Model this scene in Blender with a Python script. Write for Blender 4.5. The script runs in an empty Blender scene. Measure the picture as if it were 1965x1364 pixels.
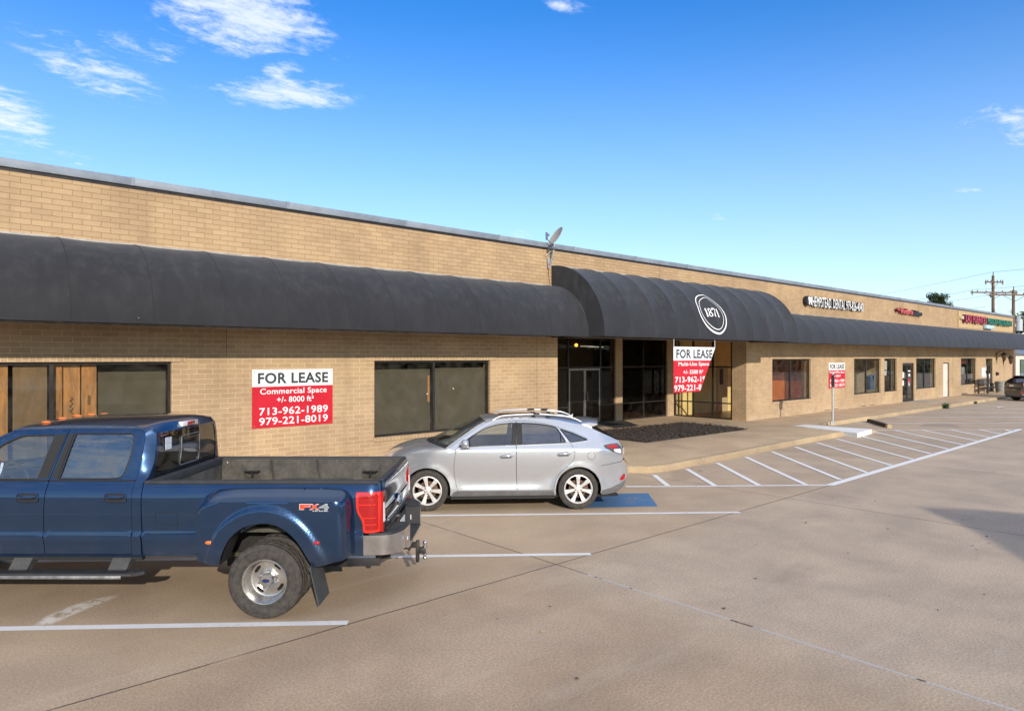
import bpy, bmesh, math, random
import numpy as np
from mathutils import Vector, Matrix
from mathutils.geometry import delaunay_2d_cdt
R = math.radians
random.seed(7)
scene = bpy.context.scene
COL = scene.collection

# ------------------------------------------------------------------ camera, sky, sun, exposure
# world frame: X runs along the shop front, Y into the building (front wall face at y = 0), Z up from the lot
TH = R(48.24)
cam_d = bpy.data.cameras.new('camera')
cam = bpy.data.objects.new('camera', cam_d)
COL.objects.link(cam)
cam.location = (0, -14.48, 2.785)
fw = Vector((math.cos(TH), math.sin(TH), 0))
cam.rotation_euler = fw.to_track_quat('-Z', 'Y').to_euler()
cam_d.sensor_width = 36.0
cam_d.lens = 24.0
cam_d.shift_y = 2.5 / 1965
cam_d.clip_start = 0.05
cam_d.clip_end = 3000
scene.camera = cam

SUNV = Vector((0.46, 1.0, -0.40)).normalized()          # the way the light travels
SUN_EL = math.asin(-SUNV.z)
SUN_AZ = math.atan2(-SUNV.x, -SUNV.y)                    # clockwise from +Y
sun_d = bpy.data.lights.new('sun', 'SUN')
sun_d.energy = 4.0
sun_d.angle = R(0.6)
sun_d.color = (1.0, 0.90, 0.765)
sun = bpy.data.objects.new('sun', sun_d)
COL.objects.link(sun)
sun.rotation_euler = SUNV.to_track_quat('-Z', 'Y').to_euler()
sun.location = (-20, -40, 30)

vs = scene.view_settings
vs.view_transform = 'Standard'
vs.look = 'None'
vs.gamma = 1.0
vs.exposure = 0.16
scene.cycles.max_bounces = 8
scene.cycles.transparent_max_bounces = 12
scene.cycles.use_denoising = True
scene.cycles.sample_clamp_indirect = 6


class NT:
    """small helper to write node trees"""
    def __init__(s, tree):
        s.t = tree
    def n(s, typ, **kw):
        nd = s.t.nodes.new(typ)
        for k, v in kw.items():
            setattr(nd, k, v)
        return nd
    def put(s, sock, v):
        if hasattr(v, 'node'):
            s.t.links.new(v, sock)
        elif v is not None:
            if sock.type == 'RGBA' and len(v) == 3:
                v = (*v, 1)
            sock.default_value = v
    def m(s, op, a, b=None, c=None, clamp=False):
        nd = s.n('ShaderNodeMath', operation=op, use_clamp=clamp)
        for i, v in enumerate((a, b, c)):
            if v is not None:
                s.put(nd.inputs[i], v)
        return nd.outputs[0]
    def vm(s, op, a, b=None):
        nd = s.n('ShaderNodeVectorMath', operation=op)
        s.put(nd.inputs[0], a)
        if b is not None:
            s.put(nd.inputs[1], b)
        return nd.outputs['Value'] if op in ('DOT_PRODUCT', 'LENGTH', 'DISTANCE') else nd.outputs[0]
    def mix(s, f, a, b, mode='MIX'):
        nd = s.n('ShaderNodeMix', data_type='RGBA', blend_type=mode)
        s.put(nd.inputs[0], f)
        s.put(nd.inputs[6], a)
        s.put(nd.inputs[7], b)
        return nd.outputs[2]
    def noise(s, vec, scale, detail=4, rough=0.55, dist=0.0):
        nd = s.n('ShaderNodeTexNoise')
        if vec is not None:
            s.put(nd.inputs['Vector'], vec)
        nd.inputs['Scale'].default_value = scale
        nd.inputs['Detail'].default_value = detail
        nd.inputs['Roughness'].default_value = rough
        nd.inputs['Distortion'].default_value = dist
        return nd.outputs[0]
    def sstep(s, x, lo, hi, a=0.0, b=1.0):
        nd = s.n('ShaderNodeMapRange', interpolation_type='SMOOTHSTEP')
        s.put(nd.inputs[0], x)
        for i, v in enumerate((lo, hi, a, b)):
            s.put(nd.inputs[i + 1], v)
        return nd.outputs[0]
    def xyz(s, v):
        nd = s.n('ShaderNodeSeparateXYZ')
        s.put(nd.inputs[0], v)
        return nd.outputs
    def vec(s, x, y, z):
        nd = s.n('ShaderNodeCombineXYZ')
        for i, v in enumerate((x, y, z)):
            s.put(nd.inputs[i], v)
        return nd.outputs[0]
    def bump(s, h, strength=0.3, dist=0.01):
        nd = s.n('ShaderNodeBump')
        nd.inputs['Strength'].default_value = strength
        nd.inputs['Distance'].default_value = dist
        s.put(nd.inputs['Height'], h)
        return nd.outputs[0]


# ---- the sky: Nishita with wispy cirrus laid out by direction (it is part of the sky, not of the picture)
world = bpy.data.worlds.new('World')
scene.world = world
world.use_nodes = True
W = NT(world.node_tree)
world.node_tree.nodes.clear()
sky = W.n('ShaderNodeTexSky', sky_type='NISHITA')
sky.sun_disc = False
sky.sun_elevation = SUN_EL
sky.sun_rotation = SUN_AZ
sky.altitude = 50
sky.air_density = 1.15
sky.dust_density = 0.25
sky.ozone_density = 2.6
hsv = W.n('ShaderNodeHueSaturation')
hsv.inputs['Hue'].default_value = 0.516
hsv.inputs['Saturation'].default_value = 1.42
hsv.inputs['Value'].default_value = 1.50
W.t.links.new(sky.outputs[0], hsv.inputs['Color'])
tc = W.n('ShaderNodeTexCoord')
dirv = W.vm('NORMALIZE', tc.outputs['Generated'])
dx, dy, dz = W.xyz(dirv)
zz = W.m('MAXIMUM', dz, 0.04)
q = W.vec(W.m('DIVIDE', dx, zz), W.m('DIVIDE', dy, zz), 0.0)
# stretch the cirrus along one heading
mp = W.n('ShaderNodeMapping')
mp.inputs['Rotation'].default_value = (0, 0, R(28))
mp.inputs['Scale'].default_value = (1.0, 1.7, 1.0)
W.t.links.new(q, mp.inputs['Vector'])
wisp = W.noise(mp.outputs[0], 5.2, 9, 0.68, 0.7)
fluff = W.noise(q, 1.9, 7, 0.62, 0.3)
streak = W.noise(q, 17.0, 6, 0.7, 0.4)
tex = W.m('ADD', W.m('MULTIPLY', wisp, 0.42), W.m('ADD', W.m('MULTIPLY', fluff, 0.42), W.m('MULTIPLY', streak, 0.26)))
rt = Vector((math.sin(TH), -math.cos(TH), 0))
def dir_of(px, py):
    u, v = (px - 982.5) / 1310, -(py - 684.5) / 1310
    return (fw + rt * u + Vector((0, 0, v))).normalized()
mask = None
for (px, py, ra, rb, rot, amp) in ((455, 18, 178, 88, 8, 1.15), (575, 55, 90, 62, 20, .8), (160, 125, 155, 50, 24, .86), (258, 88, 110, 26, 8, .7),
                                   (290, 112, 62, 20, 5, .75), (535, 178, 160, 34, 3, .98), (540, 135, 60, 20, -12, .8), (8, 225, 92, 62, 25, 1.0),
                                   (140, 302, 72, 20, 8, .62), (1958, 246, 62, 40, 22, 1.0), (1880, 230, 52, 22, -25, .72),
                                   (1856, 365, 34, 16, 5, .62), (1078, 9, 66, 15, 10, .72), (640, 105, 42, 16, 5, .62), (1000, 447, 30, 14, 0, .5),
                                   (1375, 418, 18, 14, 0, .5)):
    c = dir_of(px, py)
    a = (dir_of(px + 8, py + 8 * math.tan(R(rot))) - c).normalized()
    b = c.cross(a).normalized()
    sc = 1 / (1310 / max(0.2, c.dot(fw)))
    e1 = W.m('MULTIPLY', W.vm('DOT_PRODUCT', dirv, tuple(a)), 1 / (ra * 1.12 * sc))
    e0 = W.m('MULTIPLY', c.dot(a), 1 / (ra * sc))
    f1 = W.m('MULTIPLY', W.vm('DOT_PRODUCT', dirv, tuple(b)), 1 / (rb * 1.15 * sc))
    d2 = W.m('ADD', W.m('MULTIPLY', e1, e1), W.m('MULTIPLY', f1, f1))
    front = W.m('GREATER_THAN', W.vm('DOT_PRODUCT', dirv, tuple(c)), 0.0)
    fo = W.m('MULTIPLY', W.m('MULTIPLY', W.m('SUBTRACT', 1.0, d2, clamp=True), amp), front)
    mask = fo if mask is None else W.m('MAXIMUM', mask, fo)
# streaky cloud in the part of the sky behind the photographer, seen mirrored in glass and paint
back = W.sstep(W.vm('DOT_PRODUCT', dirv, tuple(-fw)), 0.15, 0.6, 0.0, 0.80)
back = W.m('MULTIPLY', back, W.sstep(dz, 0.02, 0.12))
mask = W.m('MAXIMUM', mask, back)
dens = W.m('MULTIPLY', W.m('SUBTRACT', W.m('ADD', W.m('MULTIPLY', W.m('SUBTRACT', tex, .55), 3.6), W.m('MULTIPLY', mask, 0.66)), 0.22), 1.35)
dens = W.m('MULTIPLY', W.sstep(dens, 0.0, 1.0), W.sstep(mask, 0.0, 0.55, 0.0, 0.80))
hz = W.sstep(dz, 0.0, 0.48, 1.0, 0.0)                       # a paler band of air near the horizon
skyc = W.mix(W.m('MULTIPLY', hz, 0.55), hsv.outputs[0], (4.5, 6.0, 8.7))
skyc = W.mix(dens, skyc, (7.0, 7.5, 8.2))
# thin veil of high cloud, added overhead out of view to lift the shadows
fill_veil = W.m('MULTIPLY', W.sstep(dz, 0.52, 0.80), W.sstep(fluff, .25, .6, .35, .75))
skyc = W.mix(fill_veil, skyc, (8.2, 8.2, 8.3))
bg = W.n('ShaderNodeBackground')
bg.inputs['Strength'].default_value = 0.128
W.t.links.new(skyc, bg.inputs['Color'])
wo = W.n('ShaderNodeOutputWorld')
W.t.links.new(bg.outputs[0], wo.inputs[0])


# ------------------------------------------------------------------ materials
MATS = {}
def pbsdf(name, base=(.5, .5, .5), rough=.5, metal=0.0, **kw):
    if name in MATS:
        return MATS[name]
    mt = bpy.data.materials.new(name)
    mt.use_nodes = True
    b = mt.node_tree.nodes['Principled BSDF']
    b.inputs['Base Color'].default_value = (*base, 1)
    b.inputs['Roughness'].default_value = rough
    b.inputs['Metallic'].default_value = metal
    for k, v in kw.items():
        k = {'coat': 'Coat Weight', 'coat_rough': 'Coat Roughness', 'ior': 'IOR', 'spec': 'Specular IOR Level'}.get(k, k)
        b.inputs[k].default_value = v
    MATS[name] = mt
    return mt

def worn(name, base, rough=.5, metal=0.0, scale=6.0, amount=.25, bump=0.0, bscale=80.0, coord='Object', stretch=None, tint=None, **kw):
    """principled material with a procedural mottle in colour, gloss and relief"""
    if name in MATS:
        return MATS[name]
    mt = pbsdf(name, base, rough, metal, **kw)
    N = NT(mt.node_tree)
    b = mt.node_tree.nodes['Principled BSDF']
    t = N.n('ShaderNodeTexCoord')
    v = t.outputs[coord]
    if stretch:
        v = N.vm('MULTIPLY', v, stretch)
    n1 = N.noise(v, scale, 6, .6)
    n2 = N.noise(v, scale * 7, 4, .6)
    f = N.m('ADD', N.m('MULTIPLY', n1, .7), N.m('MULTIPLY', n2, .3))
    lo = tuple(max(0, c * (1 - amount)) for c in base)
    hi = tuple(min(1, c * (1 + amount)) for c in (tint or base))
    N.put(b.inputs['Base Color'], N.mix(N.sstep(f, .3, .7), lo, hi))
    N.put(b.inputs['Roughness'], N.sstep(n1, .25, .75, max(.02, rough - .08), min(1, rough + .1)))
    if bump:
        h = N.noise(v, bscale, 5, .6)
        N.put(b.inputs['Normal'], N.bump(h, bump, .01))
    return mt

def brick_mat(name, soldier=False, worldpos=True):
    if name in MATS:
        return MATS[name]
    mt = pbsdf(name, (.45, .31, .17), .85)
    N = NT(mt.node_tree)
    b = mt.node_tree.nodes['Principled BSDF']
    geo = N.n('ShaderNodeNewGeometry')
    px, py, pz = N.xyz(geo.outputs['Position'])
    along = N.m('ADD', px, py)
    # lay one course per 101.6 mm, brick 305 mm
    if soldier:
        v = N.vec(N.m('ADD', pz, 0.03), along, 0.0)
    else:
        v = N.vec(along, pz, 0.0)
    wob = N.noise(N.vec(along, N.m('MULTIPLY', pz, 3.0), 0.0), 1.2, 2, .5)
    v = N.vm('ADD', v, N.vec(0.0, N.m('MULTIPLY', N.m('SUBTRACT', wob, .5), .006), 0.0))
    bt = N.n('ShaderNodeTexBrick')
    bt.offset = .5
    N.put(bt.inputs['Vector'], v)
    bt.inputs['Scale'].default_value = 1.0
    bt.inputs['Brick Width'].default_value = .305
    bt.inputs['Row Height'].default_value = .1016
    bt.inputs['Mortar Size'].default_value = .0062
    bt.inputs['Mortar Smooth'].default_value = .25
    bt.inputs['Bias'].default_value = -.1
    N.put(bt.inputs['Color1'], (.455, .325, .190))
    N.put(bt.inputs['Color2'], (.385, .268, .155))
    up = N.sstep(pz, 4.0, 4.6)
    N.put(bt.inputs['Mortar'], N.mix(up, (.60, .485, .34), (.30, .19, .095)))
    n1 = N.noise(geo.outputs['Position'], .55, 5, .6)
    n2 = N.noise(geo.outputs['Position'], 38, 4, .65)
    n3 = N.noise(N.vm('MULTIPLY', geo.outputs['Position'], (1.6, 1.6, .22)), 1.5, 5, .6)
    c = N.mix(1.0, bt.outputs[0], N.mix(N.sstep(n1, .3, .7), (.86, .84, .82), (1.12, 1.10, 1.06)), 'MULTIPLY')
    c = N.mix(1.0, c, N.mix(n2, (.80, .79, .78), (1.18, 1.18, 1.18)), 'MULTIPLY')
    c = N.mix(N.m('MULTIPLY', N.sstep(n3, .52, .80), .45), c, (.24, .165, .09))       # rain streaks
    # splash of grime along the foot of the wall
    low = N.m('MULTIPLY', N.sstep(pz, .15, .55, .5, 0.0), N.sstep(N.noise(geo.outputs['Position'], 3.0, 5, .6), .35, .7))
    c = N.mix(low, c, (.50, .42, .30))
    N.put(b.inputs['Base Color'], c)
    h = N.m('SUBTRACT', N.m('MULTIPLY', n2, .25), bt.outputs[1])
    N.put(b.inputs['Normal'], N.bump(h, .55, .008))
    return mt

def concrete_mat(name, base1, base2, slabs=False, bscale=1.0, ochre=0.0):
    if name in MATS:
        return MATS[name]
    mt = pbsdf(name, base1, .82)
    N = NT(mt.node_tree)
    b = mt.node_tree.nodes['Principled BSDF']
    geo = N.n('ShaderNodeNewGeometry')
    P = geo.outputs['Position']
    px, py, pz = N.xyz(P)
    big = N.noise(P, .16, 4, .55, .3)
    mid = N.noise(P, .9, 6, .62, .2)
    fine = N.noise(P, 42, 4, .7)
    vfine = N.noise(P, 150, 3, .7)
    c = N.mix(N.sstep(big, .35, .65), base1, base2)
    c = N.mix(1.0, c, N.mix(N.sstep(mid, .25, .75), (.85, .845, .84), (1.12, 1.115, 1.10)), 'MULTIPLY')
    c = N.mix(1.0, c, N.mix(N.sstep(fine, .25, .75), (.72, .71, .70), (1.27, 1.27, 1.27)), 'MULTIPLY')
    c = N.mix(1.0, c, N.mix(N.sstep(vfine, .3, .7), (.85, .85, .85), (1.15, 1.15, 1.15)), 'MULTIPLY')
    # exposed aggregate: small dark and pale stones
    vo = N.n('ShaderNodeTexVoronoi')
    N.put(vo.inputs['Vector'], P)
    vo.inputs['Scale'].default_value = 55
    st = N.m('LESS_THAN', vo.outputs['Distance'], .22)
    hue = N.xyz(vo.outputs['Color'])[0]
    c = N.mix(N.m('MULTIPLY', N.m('MULTIPLY', st, N.m('GREATER_THAN', hue, .72)), .45), c, (.12, .09, .07))
    c = N.mix(N.m('MULTIPLY', N.m('MULTIPLY', st, N.m('LESS_THAN', hue, .12)), .35), c, (.62, .55, .46))
    rough_h = fine
    if slabs:
        # slabs of 6.48 x 8 m poured one by one: each has a tone of its own
        ix = N.m('FLOOR', N.m('DIVIDE', N.m('SUBTRACT', px, 6.55), 6.48))
        iy = N.m('FLOOR', N.m('DIVIDE', N.m('ADD', py, 8.03), 6.4))
        wn = N.n('ShaderNodeTexWhiteNoise', noise_dimensions='2D')
        N.put(wn.inputs['Vector'], N.vec(ix, iy, 0.0))
        c = N.mix(1.0, c, N.mix(wn.outputs[0], (.93, .93, .93), (1.07, 1.07, 1.07)), 'MULTIPLY')
        near = N.m('MULTIPLY', N.sstep(px, 5.4, 6.9, 1.0, 0.0), N.sstep(py, -8.2, -7.9, 1.0, 0.0))
        c = N.mix(N.m('MULTIPLY', near, N.sstep(N.noise(P, .5, 5, .6), .2, .7, .45, 1.0)), c, N.mix(1.0, c, (.84, .78, .70), 'MULTIPLY'))
        # the bays by the building carry a rusty-ochre stain
        oc = N.m('MULTIPLY', N.sstep(py, -8.6, -7.6), N.sstep(N.noise(P, .35, 5, .6), .25, .7, .35, 1.0))
        oc = N.m('MULTIPLY', oc, N.sstep(px, 9.0, 18.0, 1.0, .35))
        c = N.mix(N.m('MULTIPLY', oc, .42), c, (.385, .255, .125))
        # worn pale drag marks and darker wheel tracks
        st1 = N.noise(N.vm('MULTIPLY', P, (.25, 1.6, 1)), 1.1, 6, .65, .8)
        c = N.mix(N.m('MULTIPLY', N.sstep(st1, .56, .76), .34), c, (.52, .45, .36))
        st2 = N.noise(N.vm('MULTIPLY', N.vm('ADD', P, (31, 7, 0)), (.35, .9, 1)), .8, 6, .62, .6)
        c = N.mix(N.m('MULTIPLY', N.sstep(st2, .54, .78), .28), c, (.17, .125, .095))
        # oil drips under the parked cars and chewing-gum spots
        gv = N.n('ShaderNodeTexVoronoi')
        N.put(gv.inputs['Vector'], P)
        gv.inputs['Scale'].default_value = .62
        gm = N.m('MULTIPLY', N.m('LESS_THAN', gv.outputs['Distance'], .040), N.m('GREATER_THAN', N.xyz(gv.outputs['Color'])[1], .35))
        c = N.mix(N.m('MULTIPLY', gm, .75), c, (.05, .04, .035))
        # salt bloom in one bay
        ex, ey = N.m('SUBTRACT', px, 1.38), N.m('SUBTRACT', py, -5.66)
        eu = N.m('ADD', N.m('MULTIPLY', ex, .835), N.m('MULTIPLY', ey, .55))
        ev = N.m('SUBTRACT', N.m('MULTIPLY', ey, .835), N.m('MULTIPLY', ex, .55))
        ev = N.m('ADD', ev, N.m('MULTIPLY', N.m('MULTIPLY', eu, eu), .35))
        e = N.m('ADD', N.m('POWER', N.m('ABSOLUTE', N.m('DIVIDE', eu, .56)), 2.0), N.m('POWER', N.m('ABSOLUTE', N.m('DIVIDE', ev, .15)), 2.0))
        e = N.m('MULTIPLY', N.sstep(e, .25, 1.1, 1.0, 0.0), N.sstep(N.noise(P, 9, 6, .7, .5), .36, .54))
        c = N.mix(N.m('MULTIPLY', e, .85), c, (.72, .68, .62))
        # saw-cut joints
        wob = N.m('MULTIPLY', N.m('SUBTRACT', N.noise(P, 2.2, 4, .6), .5), .03)
        jx = N.m('ABSOLUTE', N.m('SUBTRACT', N.m('FRACT', N.m('ADD', N.m('DIVIDE', N.m('SUBTRACT', N.m('ADD', px, wob), 6.55), 6.48), .5)), .5))
        jx = N.m('MULTIPLY', jx, 6.48)
        jy = N.m('ABSOLUTE', N.m('SUBTRACT', N.m('FRACT', N.m('ADD', N.m('DIVIDE', N.m('ADD', N.m('ADD', py, wob), 8.03), 12.8), .5)), .5))
        jy = N.m('MULTIPLY', jy, 12.8)
        brk = N.sstep(N.noise(P, 1.1, 4, .7), .30, .50)
        jl = N.m('MULTIPLY', N.m('MAXIMUM', N.sstep(jx, .006, .016, 1.0, 0.0), N.sstep(jy, .006, .017, 1.0, 0.0)), N.m('ADD', .35, N.m('MULTIPLY', brk, .65)))
        c = N.mix(N.m('MULTIPLY', jl, .85), c, (.05, .038, .03))
        # pale sealant strip in the joint that runs out towards the drive
        sx = N.m('ABSOLUTE', N.m('SUBTRACT', N.m('ADD', px, wob), 6.55))
        sl = N.m('MULTIPLY', N.sstep(sx, .013, .021, 1.0, 0.0), N.m('LESS_THAN', py, -8.6))
        gaps = N.sstep(N.noise(N.vec(0.0, py, 0.0), 1.9, 3, .7), .40, .46)
        c = N.mix(N.m('MULTIPLY', sl, .9), c, N.mix(gaps, (.09, .06, .04), N.mix(fine, (.30, .29, .28), (.60, .58, .55))))
        rough_h = N.m('SUBTRACT', fine, N.m('MULTIPLY', jl, 1.5))
    N.put(b.inputs['Base Color'], c)
    N.put(b.inputs['Roughness'], N.sstep(mid, .2, .8, .72, .92))
    N.put(b.inputs['Normal'], N.bump(rough_h, .35, .006))
    return mt

def paint_mat(name, col, under=(.34, .26, .19), wear=.45):
    """road paint worn through to the concrete"""
    if name in MATS:
        return MATS[name]
    mt = pbsdf(name, col, .7)
    N = NT(mt.node_tree)
    b = mt.node_tree.nodes['Principled BSDF']
    P = N.n('ShaderNodeNewGeometry').outputs['Position']
    n1 = N.noise(P, 26, 6, .75)
    n2 = N.noise(P, 2.2, 5, .6)
    w = N.sstep(N.m('ADD', N.m('MULTIPLY', n1, .75), N.m('MULTIPLY', n2, .35)), 1.0 - wear, 1.12 - wear)
    tone = N.mix(N.noise(P, 5, 5, .6), tuple(c * .86 for c in col), tuple(min(1, c * 1.08) for c in col))
    N.put(b.inputs['Base Color'], N.mix(w, tone, under))
    N.put(b.inputs['Normal'], N.bump(n1, .25, .004))
    return mt

def carpaint(name, base, metal, rough, flake=.25, coat=1.0, dirt=.3, dirtcol=(.25, .21, .16)):
    if name in MATS:
        return MATS[name]
    mt = pbsdf(name, base, rough, metal, coat=coat, coat_rough=.03)
    N = NT(mt.node_tree)
    b = mt.node_tree.nodes['Principled BSDF']
    O = N.n('ShaderNodeTexCoord').outputs['Object']
    vo = N.n('ShaderNodeTexVoronoi')
    N.put(vo.inputs['Vector'], O)
    vo.inputs['Scale'].default_value = 900
    fl = N.xyz(vo.outputs['Color'])[0]
    c = N.mix(fl, tuple(x * (1 - flake) for x in base), tuple(min(1, x * (1 + flake)) for x in base))
    oz = N.xyz(O)[2]
    # road dust: more of it low on the body
    d = N.m('MULTIPLY', N.sstep(oz, .25, .95, dirt, dirt * .10), N.sstep(N.noise(O, 3.5, 6, .65), .3, .75))
    N.put(b.inputs['Base Color'], N.mix(d, c, dirtcol))
    N.put(b.inputs['Metallic'], N.m('MULTIPLY', N.m('SUBTRACT', 1.0, d), metal))
    N.put(b.inputs['Coat Roughness'], N.m('ADD', .025, N.m('MULTIPLY', d, .5)))
    wav = N.noise(O, 1.6, 2, .4)
    N.put(b.inputs['Coat Normal'], N.bump(wav, .05, .02))
    return mt

def glass_mat(name, tint, refl_ior=1.5, boost=0.0, rough=0.0, dirt=.03):
    """thin window glass: a Fresnel mirror over a tinted see-through pane"""
    if name in MATS:
        return MATS[name]
    mt = bpy.data.materials.new(name)
    mt.use_nodes = True
    N = NT(mt.node_tree)
    mt.node_tree.nodes.clear()
    out = N.n('ShaderNodeOutputMaterial')
    tr = N.n('ShaderNodeBsdfTransparent')
    tr.inputs[0].default_value = (*tint, 1)
    gl = N.n('ShaderNodeBsdfGlossy')
    gl.inputs['Roughness'].default_value = rough
    gl.inputs['Color'].default_value = (.95, .97, 1, 1)
    df = N.n('ShaderNodeBsdfDiffuse')
    df.inputs[0].default_value = (.45, .42, .36, 1)
    f0 = ((refl_ior - 1) / (refl_ior + 1)) ** 2
    geo = N.n('ShaderNodeNewGeometry')
    cs = N.m('ABSOLUTE', N.vm('DOT_PRODUCT', geo.outputs['Incoming'], geo.outputs['Normal']))
    fres = N.m('ADD', f0 + boost, N.m('MULTIPLY', 1 - f0, N.m('POWER', N.m('SUBTRACT', 1.0, cs, clamp=True), 5.0)), clamp=True)
    O = N.n('ShaderNodeTexCoord').outputs['Object']
    wav = N.bump(N.noise(O, .9, 2, .4), .035, .03)
    N.put(gl.inputs['Normal'], wav)
    m1 = N.n('ShaderNodeMixShader')
    N.put(m1.inputs[0], fres)
    N.t.links.new(tr.outputs[0], m1.inputs[1])
    N.t.links.new(gl.outputs[0], m1.inputs[2])
    m2 = N.n('ShaderNodeMixShader')
    dn = N.m('MULTIPLY', N.sstep(N.noise(O, 3.0, 6, .65), .35, .75), dirt)
    N.put(m2.inputs[0], dn)
    N.t.links.new(m1.outputs[0], m2.inputs[1])
    N.t.links.new(df.outputs[0], m2.inputs[2])
    N.t.links.new(m2.outputs[0], out.inputs[0])
    MATS[name] = mt
    return mt

def emit_mat(name, col, strength):
    if name in MATS:
        return MATS[name]
    mt = pbsdf(name, col, .4)
    b = mt.node_tree.nodes['Principled BSDF']
    b.inputs['Emission Color'].default_value = (*col, 1)
    b.inputs['Emission Strength'].default_value = strength
    return mt

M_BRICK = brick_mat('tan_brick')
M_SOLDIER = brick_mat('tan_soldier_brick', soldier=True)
M_LOT = concrete_mat('lot_concrete', (.450, .355, .262), (.405, .320, .236), slabs=True)
M_WALK = concrete_mat('walk_concrete', (.54, .400, .255), (.50, .375, .245))
M_CURB = concrete_mat('curb_concrete', (.47, .355, .205), (.33, .25, .155))
M_WHITE = paint_mat('white_line_paint', (.70, .70, .70), wear=.40)
M_WHITE2 = paint_mat('fresh_white_paint', (.78, .78, .77), wear=.22)
M_BLUE = paint_mat('blue_bay_paint', (.06, .17, .34), wear=.42)
M_BLUEOLD = paint_mat('faded_blue_paint', (.13, .19, .26), wear=.60)
M_BRONZE = worn('dark_bronze_aluminium', (.040, .034, .030), .38, .4, scale=4, amount=.25)
M_COPING = worn('galvanised_coping', (.235, .27, .315), .6, .25, scale=2.0, amount=.16, bump=.05, bscale=20)
M_ROOF = worn('roof_membrane', (.35, .35, .34), .9)
M_BLACK = pbsdf('matt_black', (.012, .012, .013), .7)
M_RUBBER = worn('tyre_rubber', (.030, .029, .028), .82, scale=18, amount=.35, bump=.10, bscale=120, tint=(.055, .048, .04))
M_PLASTIC = worn('black_grained_plastic', (.028, .029, .031), .62, scale=10, amount=.25, bump=.15, bscale=300)
M_LINER = worn('bed_liner', (.062, .058, .050), .80, scale=4, amount=.35, bump=.25, bscale=260, tint=(.085, .078, .064))
M_CHROME = pbsdf('chrome', (.72, .73, .75), .10, 1.0)
M_ALLOY = worn('cast_alloy', (.62, .62, .62), .28, .9, scale=9, amount=.15)
M_POLISH = worn('polished_alloy', (.56, .555, .54), .24, .95, scale=6, amount=.12)
M_STEEL = worn('dull_steel', (.34, .34, .34), .45, .9, scale=12, amount=.3)
M_GALV = worn('galvanised_pipe', (.46, .47, .47), .5, .6, scale=15, amount=.2)
M_RUST = worn('rusty_steel', (.13, .075, .045), .85, .2, scale=25, amount=.5)
M_WELL = worn('dark_wheel_well', (.018, .017, .016), .95, scale=8, amount=.4)
M_UNDER = worn('underbody', (.022, .021, .019), .9, scale=8, amount=.4, tint=(.05, .042, .033))
M_SIGNWHITE = worn('sign_white', (.80, .80, .80), .45, scale=2, amount=.05)
M_SIGNRED = worn('sign_red', (.55, .010, .025), .42, scale=2, amount=.10)
M_SIGNINK = pbsdf('sign_ink', (.035, .05, .06), .5)
M_LETTER = pbsdf('letter_white', (.85, .85, .85), .45)
M_SHADE = worn('roller_shade', (.085, .070, .048), .9, scale=1.3, amount=.14, bump=.05, bscale=400)
M_PLY = worn('plywood', (.40, .185, .065), .75, scale=2.2, amount=.4, stretch=(5, 5, .8), bump=.05)
M_WIN = glass_mat('shop_window_glass', (.92, .93, .90), 1.30, .0, dirt=.04)
M_STORE = glass_mat('smoked_store_glass', (.60, .60, .58), 1.24, .0, dirt=.02)
M_CLEARG = glass_mat('clear_store_glass', (.97, .98, .96), 1.25, 0.0, dirt=.015)

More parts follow.
